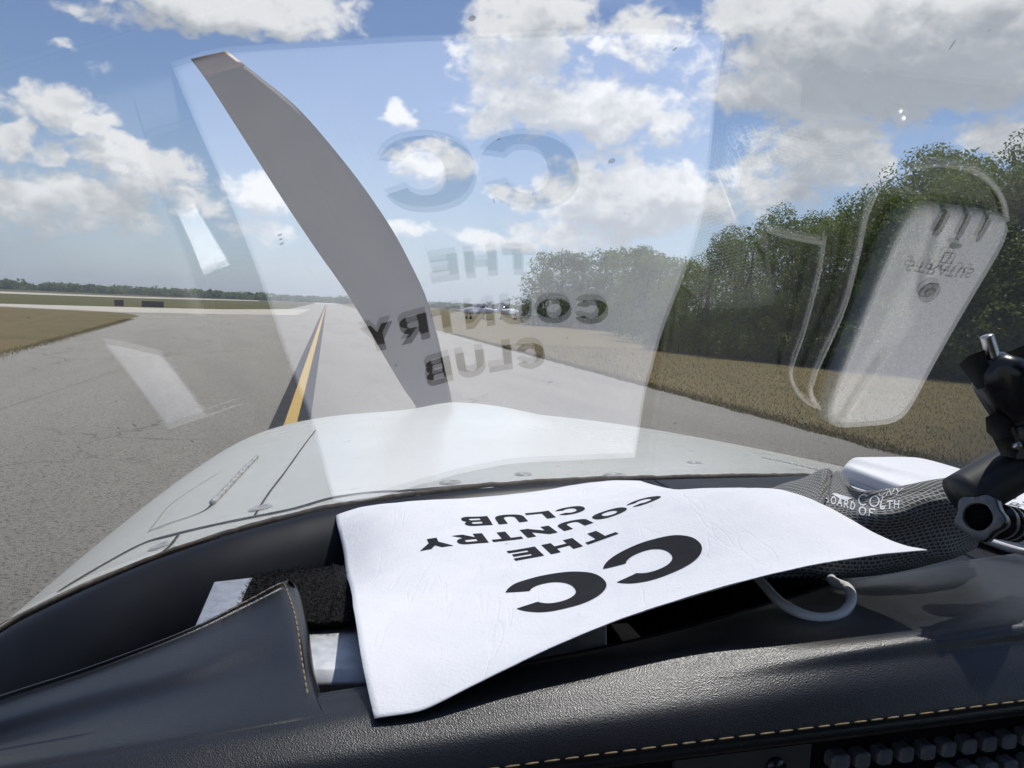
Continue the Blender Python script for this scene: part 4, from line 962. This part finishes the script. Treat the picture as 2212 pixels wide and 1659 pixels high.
BLK = ground_mat('black_marking', [(.042, .042, .045), (.07, .07, .07), (.11, .105, .10)], [(6, .4, .65, .6, 0), (40, .6, .72, .7, 0)])
def sheet_xy(name, pts, z, mat): return tag(mesh_obj(name, [(x, y, z) for x, y in pts], [tuple(range(len(pts)))], mat, None, False), kind='structure')
def af(x, y): p = RT * x + HD * y; return (p[0], p[1])
def gp(px, py): p = G(px, py); return (p[0], p[1])
sheet_xy('ground', [(-9000, -9000), (9000, -9000), (9000, 9000), (-9000, 9000)], 0, GRASS)
xr = float(np.array(G(1425, 832)) @ RT); xr2 = float(np.array(G(1890, 1003)) @ RT); XR = 7.9
XL = -6.6
print('taxiway right edge', xr, xr2)
yj = float(np.array(G(600, 672)) @ HD)
sheet_xy('grass_strip', [af(XR - .3, -60), af(XR + 400, -60), af(XR + 400, 900), af(XR - .3, 900)], .004, DRY)
def wavy(x, y0, y1, amp, n=160): return [af(x + amp * noise.noise(Vector((y * .7, x, 0))) + amp * .6 * noise.noise(Vector((y * 2.3, x, 3))), y) for y in np.r_[np.linspace(y0, 60, n), np.linspace(66, y1, 40)]]
le_ = wavy(XL, 2, 700, .12)[::-1]; re_ = wavy(XR, -60, 700, .14)
sheet_xy('taxiway', re_ + le_ + [af(XL, -60)], .008, ASPH)
# the junction to the left, and the grass island inside it
junc = [gp(*p) for p in [(672, 668), (600, 671), (480, 668.5), (330, 665), (200, 661.5), (0, 656), (-300, 646)]] + [af(-200, -8), af(-60, -60), af(XL + 2, -60), af(XL + 2, 60)]
sheet_xy('taxiway_junction', junc, .012, ASPH)
isl = [(302, 683), (286, 679), (250, 675.5), (150, 670.5), (0, 663), (-250, 650.5), (-700, 790), (-420, 925), (-160, 822), (0, 768), (40, 757), (90, 744), (150, 727), (200, 713), (243, 701), (280, 690)]
P = cr_arc(np.array([gp(*p) for p in isl[:6]]), 50).tolist() + [gp(*isl[6]), gp(*isl[7])] + cr_arc(np.array([gp(*p) for p in isl[8:]]), 90).tolist()
sheet_xy('grass_island', [(x + .12 * noise.noise(Vector((x, y, 0))), y + .12 * noise.noise(Vector((x, y, 5)))) for x, y in P], .016, DRY)
# pale weathered band along the far side of the junction
sheet_xy('taxiway_far_side', [gp(*p) for p in [(672, 668), (480, 668.5), (330, 665), (0, 656.5), (-300, 646), (-300, 649), (0, 661.5), (255, 674.5), (330, 676), (480, 679), (640, 681)]], .020, ASPH2)
sheet_xy('runway', [gp(0, 629.5), gp(-300, 617), gp(-300, 620.5), gp(0, 633.5), gp(300, 644), gp(560, 650.5), gp(560, 649), gp(300, 641)], .004, ASPH2)
sheet_xy('far_apron', [gp(690, 651.6), gp(730, 653), gp(735, 655.5), gp(718, 657.5), gp(690, 656.5), gp(676, 654)], .012, ASPH2)
# centre line: yellow on a black border
c0 = np.array(G(628, 917)); xc = float(c0 @ RT)
print('centre line', xc)
sheet_xy('marking_border', [af(xc - .27, -20), af(xc + .27, -20), af(xc + .27, 400), af(xc - .27, 400)], .024, BLK)
sheet_xy('centre_line', [af(xc - .085, -20), af(xc + .085, -20), af(xc + .085, 400), af(xc - .085, 400)], .028, YEL)

# ---- ragged grass: blades along the pavement edges and over the near verge
def straw_mat():
    m, q, p, o = material('grass_blades', (.1, .1, .04), .8, 0, .15); g = q.n('ShaderNodeNewGeometry'); rp = q.n('ShaderNodeValToRGB'); q.put(rp.inputs[0], g.outputs['Random Per Island'])
    e = rp.color_ramp; e.elements[0].color = (.085, .088, .032, 1); e.elements[1].color = (.38, .29, .15, 1); k = e.elements.new(.55); k.color = (.20, .160, .075, 1); q.put(p.inputs['Base Color'], rp.outputs[0]); return m
def blades(name, P, hgt, rng):
    n = len(P); a = rng.uniform(0, 6.283, n); ww = rng.uniform(.004, .009, n); h_ = hgt * rng.uniform(.5, 1.5, n); ln = rng.normal(0, .45, (n, 2)) * h_[:, None]
    dx = np.stack([np.cos(a) * ww, np.sin(a) * ww, 0 * a], 1); base = np.stack([P[:, 0], P[:, 1], 0 * a + .004], 1); tip = base + np.stack([ln[:, 0], ln[:, 1], h_], 1)
    Q = np.stack([base - dx, base + dx, tip + dx * .15, tip - dx * .15], 1); me = fast_mesh(name, Q, straw_mat()); o = bpy.data.objects.new(name, me); SC.collection.objects.link(o); return tag(o, kind='stuff')
def fast_mesh(name, quads, mat):
    n = len(quads); me = bpy.data.meshes.new(name); me.vertices.add(4 * n); me.vertices.foreach_set('co', quads.reshape(-1).astype(np.float32)); me.loops.add(4 * n); me.loops.foreach_set('vertex_index', np.arange(4 * n, dtype=np.int32))
    me.polygons.add(n); me.polygons.foreach_set('loop_start', np.arange(0, 4 * n, 4, dtype=np.int32)); me.update(calc_edges=True); me.materials.append(mat); return me
rb = np.random.default_rng(21); n1, n2, n3 = 22000, 42000, 9000
y1 = 5 + 45 * rb.uniform(0, 1, n1) ** 1.6; x1 = XR - .10 + np.abs(rb.normal(0, .30, n1)) - .12 * np.array([noise.noise(Vector((y * 1.3, 2, 0))) for y in y1])
y2 = 5 + 34 * rb.uniform(0, 1, n2) ** 1.3; x2 = XR + .1 + 13 * rb.uniform(0, 1, n2) ** 1.2
P = np.concatenate([RT[None, :2] * x1[:, None] + HD[None, :2] * y1[:, None], RT[None, :2] * x2[:, None] + HD[None, :2] * y2[:, None]])
ie = cr_arc(np.array([gp(*p) for p in isl[8:]] ), 400); P3 = ie[rb.integers(0, 400, n3)] + rb.normal(0, .16, (n3, 2))
blades('grass_blades', np.concatenate([P, P3]), .042, rb)

# ---- trees: tapered trunk with limbs, and a crown of many leaf faces in clumps
def leaf_mat(name, cols):
    m = bpy.data.materials.new(name); m.use_nodes = True; q = NT(m.node_tree); o = q.n('ShaderNodeOutputMaterial'); df = q.n('ShaderNodeBsdfPrincipled'); tl = q.n('ShaderNodeBsdfTranslucent'); mx = q.n('ShaderNodeMixShader')
    g = q.n('ShaderNodeNewGeometry'); oi = q.n('ShaderNodeObjectInfo'); rp = q.n('ShaderNodeValToRGB'); v = coords(q)
    q.put(rp.inputs[0], q.m('ADD', q.m('MULTIPLY', g.outputs['Random Per Island'], .40), q.m('ADD', q.m('MULTIPLY', oi.outputs['Random'], .34), q.m('MULTIPLY', q.ss(q.noise(v, .75, 2).outputs[0], .3, .7), .34))))
    e = rp.color_ramp; e.elements[0].color = (*cols[0], 1); e.elements[1].color = (*cols[2], 1); k = e.elements.new(.5); k.color = (*cols[1], 1); e.elements[0].position = .2; e.elements[1].position = .85
    q.link(rp.outputs[0], df.inputs['Base Color']); q.put(df.inputs['Roughness'], .55); q.put(df.inputs['Specular IOR Level'], .25); q.put(tl.inputs[0], q.v('MULTIPLY', rp.outputs[0], (1.3, 1.5, .7)))
    mx.inputs[0].default_value = .38; q.link(df.outputs[0], mx.inputs[1]); q.link(tl.outputs[0], mx.inputs[2]); q.link(mx.outputs[0], o.inputs[0]); return m
LEAF = leaf_mat('leaves', [(.062, .082, .018), (.155, .185, .038), (.33, .34, .085)])
LEAFB = leaf_mat('leaves_yellow_green', [(.055, .075, .020), (.11, .135, .036), (.19, .20, .065)])
BARK = mottled('bark', (.06, .05, .04), (.10, .09, .075), 6, .9, bscale=14, bstr=.8, bdist=.03)
def leaves_np(centres, radii, n_each, size, rng, up=.35):
    V = []; 
    for c, r, n in zip(centres, radii, n_each):
        d = rng.normal(0, 1, (n, 3)); d /= np.linalg.norm(d, axis=1)[:, None]; rho = rng.uniform(.35, 1, (n, 1)) ** .45 * (1 + .07 * rng.normal(0, .5, (n, 1)))
        p = c + d * rho * r; nn = d * .7 + rng.normal(0, .6, (n, 3)); nn[:, 2] += up; nn /= np.linalg.norm(nn, axis=1)[:, None]
        a = np.cross(nn, rng.normal(0, 1, (n, 3))); a /= np.linalg.norm(a, axis=1)[:, None]; b = np.cross(nn, a); s_ = size * rng.uniform(.6, 1.35, (n, 1))
        V.append(np.stack([p - a * s_, p - b * s_ * .55 + nn * s_ * .15, p + a * s_, p + b * s_ * .55 - nn * s_ * .05], 1))
    return np.concatenate(V)
def fast_mesh(name, quads, mat):
    n = len(quads); me = bpy.data.meshes.new(name); me.vertices.add(4 * n); me.vertices.foreach_set('co', quads.reshape(-1).astype(np.float32)); me.loops.add(4 * n); me.loops.foreach_set('vertex_index', np.arange(4 * n, dtype=np.int32))
    me.polygons.add(n); me.polygons.foreach_set('loop_start', np.arange(0, 4 * n, 4, dtype=np.int32)); me.update(calc_edges=True); me.materials.append(mat); return me
def tree_meshes(kind, h, r, rng, size, nl, mat, low=.18):
    """unit tree: height h, crown radius r"""
    cs = []; rs = []
    for k in range(nl):
        t = (k + rng.uniform(0, 1)) / nl; a = k * 2.4 + rng.uniform(-.6, .6); z = h * (low + (.90 - low) * t); wdt = r * (.62 + .38 * math.sin(math.pi * min(1, .2 + .8 * t))) * (1 - .5 * t ** 3)
        rho = wdt * rng.uniform(.45, .95); cs.append(np.array([rho * math.cos(a), rho * math.sin(a), z])); rs.append(r * rng.uniform(.30, .52) * (1 - .3 * t) * np.array([1, 1, .72]))
    for k in range(4): cs.append(np.array([rng.normal(0, r * .25), rng.normal(0, r * .25), h * rng.uniform(.86, .95)])); rs.append(r * rng.uniform(.20, .34) * np.array([1, 1, .9]))
    ne = [int(290 * (np.prod(x) ** (2 / 3)) / (size * 10) ** 2 * .55) + 40 for x in rs]; print('leaves', sum(ne))
    crown = fast_mesh('crown', leaves_np(cs, rs, ne, size, rng), mat)
    mb = MB(); tp = [np.array([0, 0, -.1]), np.array([rng.normal(0, .08), rng.normal(0, .08), h * .3]), np.array([rng.normal(0, .2), rng.normal(0, .2), h * .6]), np.array([rng.normal(0, .25), rng.normal(0, .25), h * .86])]
    tp = cr_arc(tp, 12); mb.tube(tp, np.linspace(h * .022, h * .005, 12), 8)
    for k in range(9):
        j = rng.integers(3, 10); e = cs[rng.integers(0, nl)]; mid = (tp[j] + e) / 2 + np.array([0, 0, -.05 * h]) ; mb.tube(cr_arc([tp[j], mid, e], 6), np.linspace(h * .009, h * .0025, 6), 5)
    me = bpy.data.meshes.new('trunk'); me.from_pydata([tuple(map(float, v)) for v in mb.v], [], mb.f); me.materials.append(BARK); me.polygons.foreach_set('use_smooth', [True] * len(me.polygons)); return crown, me
rng = np.random.default_rng(3)
KIND = [tree_meshes(k, 7.0, 2.6, rng, .052, 24, LEAF if k not in (2,) else LEAFB, .10) for k in range(5)]
KBUSH = [tree_meshes(k, 7.0, 3.8, rng, .085, 26, LEAF, .04) for k in range(2)]
KLOW = [tree_meshes(k, 7.0, 2.9, rng, .105, 20, LEAF, .08) for k in range(3)]
def plant_tree(pos, sc, rot, kind, label, group, name='broadleaf_tree', zs=1.0):
    t = empty(name, pos, label, 'tree', group); t.rotation_euler = (0, 0, rot); t.scale = (sc, sc, sc * zs)
    for nm, me in (('crown', kind[0]), ('trunk', kind[1])):
        o = bpy.data.objects.new(nm, me); SC.collection.objects.link(o); o.parent = t
    return t
WOODL = 'dense green broadleaf tree in the wood along the right side of the taxiway'; WOODG = 'trees of the wood right of the taxiway'
# outline of the wood's skyline (px, top) and of its foot; each tree stands on the ground below its column
SKY = [(1425, 590), (1480, 545), (1540, 485), (1620, 455), (1690, 442), (1760, 425), (1830, 400), (1890, 385), (1950, 335), (2010, 318), (2060, 352), (2110, 372), (2160, 340), (2205, 300), (2300, 285), (2420, 260), (2560, 240), (2720, 230)]
def top_at(px): a = np.array(SKY); return float(np.interp(px, a[:, 0], a[:, 1]))
def base_at(px): return float(np.interp(px, [1400, 1420, 1600, 2000, 2212, 2500, 2800], [742, 757, 777, 812, 832, 858, 886]))
r_ = random.Random(5)
def add_row(pxs, back, lift, kinds, hmul=1.0):
    for px in pxs:
        b = np.array(G(px, base_at(px) + 1)); d = nrm([b[0], b[1], 0]); dist0 = np.linalg.norm(b[:2]); p = b + d * back
        dist = dist0 + back; dd = D(px, top_at(px) + lift); z = EYE + dd[2] / np.linalg.norm(dd[:2]) * dist
        sc = max(z, 2.2) / 7.0 * hmul * r_.uniform(.90, 1.05)
        plant_tree((p[0], p[1], 0), sc, r_.uniform(0, 6.28), kinds[r_.randrange(len(kinds))], WOODL, WOODG, zs=r_.uniform(.98, 1.04))
add_row([1450, 1530, 1620, 1700, 1775, 1850, 1925, 2000, 2075, 2150, 2225, 2310, 2420, 2540, 2680], 2.6, 22, KIND)
add_row([1475, 1570, 1660, 1740, 1815, 1890, 1962, 2015, 2110, 2190, 2270, 2360, 2480, 2620], 5.5, 6, KIND)
add_row([1440, 1500, 1590, 1680, 1790, 1900, 1990, 2060, 2140, 2210, 2330], 10.0, 40, KLOW)
# low edge of the wood
add_row([1425, 1465, 1510, 1560, 1610, 1665, 1715, 1770, 1825, 1880, 1935, 1990, 2045, 2100, 2160, 2220, 2290, 2370, 2460], 1.2, 190, KBUSH, .95)
# the farther group left of it
FL_ = 'smaller tree at the far end of the wood, beside the parked aeroplanes'
for px, tp, dist in [(1172, 545, 95), (1215, 540, 96), (1262, 545, 92), (1310, 540, 90), (1352, 538, 86), (1400, 530, 80), (1240, 560, 108), (1330, 545, 104), (1420, 545, 74), (1190, 585, 90), (1290, 590, 84), (1370, 590, 78), (1385, 536, 66), (1425, 548, 58), (1455, 556, 50), (1405, 560, 52)]:
    dd = D(px, tp); u = dd[:2] / np.linalg.norm(dd[:2]); z = EYE + dd[2] / np.linalg.norm(dd[:2]) * dist
    plant_tree((u[0] * dist, u[1] * dist, 0), z / 7.0, r_.uniform(0, 6.28), KLOW[r_.randrange(3)], FL_, 'trees at the far end of the wood')
for px, tp, dist in [(1165, 640, 92), (1200, 630, 90), (1240, 635, 88), (1280, 632, 86), (1320, 636, 82), (1360, 632, 78), (1400, 630, 74)]:
    dd = D(px, tp); u = dd[:2] / np.linalg.norm(dd[:2]); z = EYE + dd[2] / np.linalg.norm(dd[:2]) * dist
    plant_tree((u[0] * dist, u[1] * dist, 0), max(z, 2.5) / 7.0, r_.uniform(0, 6.28), KBUSH[r_.randrange(2)], FL_, 'trees at the far end of the wood', zs=1.1)
# far tree belt across the field, one mass
Q = []
rg = np.random.default_rng(11)
for px in np.arange(-260, 1160, 5.0):
    dist = rg.uniform(520, 640) if px < 560 else rg.uniform(600, 760)
    hz_y = 650 + (px - 710) * .0454; tall = 4.2 + 1.8 * noise.noise(Vector((px * .02, 0, 0))) + 2.2 * noise.noise(Vector((px * .11, 3, 0)))
    if px < 300 and noise.noise(Vector((px * .03, 9, 0))) > .12: continue
    d = D(px, hz_y); u = d[:2] / np.linalg.norm(d[:2]); c = np.array([u[0] * dist, u[1] * dist, 0])
    for k in range(7): Q.append(leaves_np([c + np.array([rg.normal(0, 2.5), rg.normal(0, 2.5), rg.uniform(.15, .8) * tall])], [np.array([3, 3, 2.2])], [26], 1.1, rg))
belt = bpy.data.objects.new('distant_tree_belt', fast_mesh('distant_tree_belt', np.concatenate(Q), LEAF)); SC.collection.objects.link(belt)
tag(belt, 'far dark tree belt along the horizon across the airfield', 'tree belt', kind='stuff')

# ---- far hangars along the left horizon
WALLW = mottled('white_sheet_wall', (.72, .72, .70), (.6, .6, .58), .3, .6); ROOFM = mottled('pale_metal_roof', (.55, .56, .57), (.45, .46, .47), .3, .4); DOORM = mottled('dark_doorway', (.05, .05, .055), (.07, .07, .075), .4, .7); TANW = mottled('tan_sheet_wall', (.42, .36, .28), (.36, .31, .25), .3, .7)
def hangar(px, dist, wd, dp, ht, wall, label):
    d = D(px, 650 + (px - 710) * .0454); u = d[:2] / np.linalg.norm(d[:2]); dist *= 1.7; d = D(px, 650 + (px - 710) * .0454); u = d[:2] / np.linalg.norm(d[:2]); ht *= .85; o = empty('hangar', (u[0] * dist, u[1] * dist, 0), label, 'hangar'); o.rotation_euler = (0, 0, math.atan2(-u[0], u[1]))
    def P(n, V, F, m): mo_ = mesh_obj(n, V, F, m, None, False); mo_.parent = o; return mo_
    w2, d2 = wd / 2, dp / 2; rf = ht * 1.28
    P('wall', [(-w2, -d2, 0), (w2, -d2, 0), (w2, d2, 0), (-w2, d2, 0), (-w2, -d2, ht), (w2, -d2, ht), (w2, d2, ht), (-w2, d2, ht), (-w2, 0, rf - .15), (w2, 0, rf - .15)], [(0, 1, 5, 4), (1, 2, 6, 9, 5), (2, 3, 7, 6), (3, 0, 4, 8, 7)], wall)
    e = .4; P('roof', [(-w2 - e, -d2 - e, ht - .1), (w2 + e, -d2 - e, ht - .1), (w2 + e, 0, rf), (-w2 - e, 0, rf), (w2 + e, d2 + e, ht - .1), (-w2 - e, d2 + e, ht - .1)], [(0, 1, 2, 3), (3, 2, 4, 5)], ROOFM)
    n = max(1, int(wd / 14))
    for k in range(n): x = -w2 + wd * (k + .5) / n; P('door', [(x - 4, -d2 - .05, 0), (x + 4, -d2 - .05, 0), (x + 4, -d2 - .05, ht * .75), (x - 4, -d2 - .05, ht * .75)], [(0, 1, 2, 3)], DOORM)
for a in [(2, 430, 16, 14, 6.5, WALLW, 'white hangar at the left end of the horizon'), (178, 470, 15, 14, 6, WALLW, 'small white hangar among trees, second from the left on the horizon'), (248, 500, 30, 15, 4.2, TANW, 'low tan building on the horizon between two white hangars'),
          (372, 440, 24, 15, 4.2, WALLW, 'low white hangar on the horizon right of the dark taxiway signs'), (428, 455, 34, 15, 3.6, WALLW, 'long low white hangar, nearest the long dark tree belt'), (558, 380, 26, 14, 3.6, TANW, 'low tan shed in front of the dark tree belt')]: hangar(*a)

# ---- taxiway signs seen from behind
SIGNM = mottled('sign_back', (.022, .022, .028), (.035, .035, .04), 3, .6); FRM = mottled('sign_frame', (.06, .06, .065), (.09, .09, .09), 3, .5)
def sign(px, py, wd, ht, nleg, label):
    p = np.array(G(px, py)); o = empty('taxiway_sign', (p[0], p[1], 0), label, 'sign', None); o.rotation_euler = (0, 0, math.atan2(-p[0], p[1]) + .15)
    mb = MB(); mb.box((0, 0, .18 + ht / 2), (wd / 2, 0, 0), (0, .10, 0), (0, 0, ht / 2)); x = mb.build('sign_panel', SIGNM); x.parent = o; bevel(x, .03, 2)
    for z in (.17, .19 + ht): mb = MB(); mb.box((0, 0, z), (wd / 2 + .03, 0, 0), (0, .12, 0), (0, 0, .025)); x = mb.build('sign_frame', FRM); x.parent = o
    for k in range(nleg): mb = MB(); xx = -wd / 2 + wd * (k + .5) / nleg; mb.tube([(xx, 0, 0), (xx, 0, .2)], .035, 8); x = mb.build('leg', FRM, None, True); x.parent = o
sign(257, 663.5, .95, .62, 2, 'small dark taxiway sign standing alone left of the long sign')
sign(330, 666, 2.35, .62, 4, 'long dark taxiway sign at the junction edge, right of the small one')

# ---- aeroplanes parked beyond the right edge of the taxiway
PW = mottled('parked_aircraft_paint', (.78, .78, .78), (.7, .7, .7), 2, .3); PG = mottled('parked_aircraft_glass', (.03, .035, .04), (.04, .045, .05), 2, .15); TY = mottled('tyre_rubber', (.02, .02, .02), (.03, .03, .03), 5, .8)
def parked(px, dist, yaw, label):
    d = D(px, 650 + (px - 710) * .0454); u = d[:2] / np.linalg.norm(d[:2]); o = empty('parked_aeroplane', (u[0] * dist, u[1] * dist, 0), label, 'aeroplane', 'aeroplanes parked on the grass'); o.rotation_euler = (0, 0, yaw)
    def put(n, mb, m, sm=True): x = mb.build(n, m, None, sm); x.parent = o; return x
    f = MB(); f.tube([(0, y, z) for y, z in [(3.3, 1.15), (3.0, 1.2), (2.2, 1.25), (1.0, 1.4), (0, 1.45), (-1.5, 1.4), (-3.2, 1.35), (-4.6, 1.35)]], [.12, .38, .50, .60, .60, .48, .25, .08], 14); put('fuselage', f, PW)
    for s_ in (-1, 1):
        wg = MB(); wg.box((s_ * 3.0, .6, 1.0 + .12), (2.6, 0, .2 * s_), (0, .70, 0), (0, 0, .06)); put('wing', wg, PW, False)
        wh = MB(); wh.tube([(s_ * 1.5 - .07, .3, .22), (s_ * 1.5 + .07, .3, .22)], .22, 14); wh.tube([(s_ * 1.5, .3, .25), (s_ * 1.5, .35, 1.0)], .05, 6); put('wheel', wh, TY)
    wh = MB(); wh.tube([(-.06, 2.5, .2), (.06, 2.5, .2)], .2, 14); wh.tube([(0, 2.5, .25), (0, 2.4, 1.0)], .05, 6); put('wheel', wh, TY)
    c = MB(); c.tube([(0, y, z) for y, z in [(1.7, 1.55), (1.0, 1.85), (0, 1.98), (-1.2, 1.75), (-1.8, 1.5)]], [.15, .38, .42, .35, .12], 12); put('canopy', c, PG)
    t = MB(); t.box((0, -4.2, 2.05), (.05, 0, 0), (0, .45, 0), (0, -.25, .65)); put('fin', t, PW, False); t = MB(); t.box((0, -4.3, 1.5), (1.6, 0, 0), (0, .35, 0), (0, 0, .04)); put('tailplane', t, PW, False)
    pr = MB(); pr.tube([(-.9, 3.38, 1.15), (0, 3.38, 1.15), (.9, 3.38, 1.15)], [.04, .07, .04], 6); put('propeller', pr, TY)
parked(1035, 118, .9, 'white parked low wing aeroplane left of two others, near the taxiway'); parked(1095, 128, -.7, 'white parked aeroplane in the middle of a row of three'); parked(1195, 96, 1.2, 'white parked aeroplane nearest the wood, right of two others')

# ------------------------------------------------------------------ the air over the field
hz_m = bpy.data.materials.new('haze_air'); hz_m.use_nodes = True; q = NT(hz_m.node_tree); o_ = q.n('ShaderNodeOutputMaterial'); pv = q.n('ShaderNodeVolumePrincipled')
q.put(pv.inputs['Color'], (.80, .88, .97)); pv.inputs['Density'].default_value = .00042; pv.inputs['Anisotropy'].default_value = .2; q.link(pv.outputs[0], o_.inputs['Volume'])
mb = MB(); mb.box((0, 600, 19.5), (1800, 0, 0), (0, 1500, 0), (0, 0, 20.5)); tag(mb.build('haze', hz_m), kind='stuff', label='thin pale haze over the whole airfield')
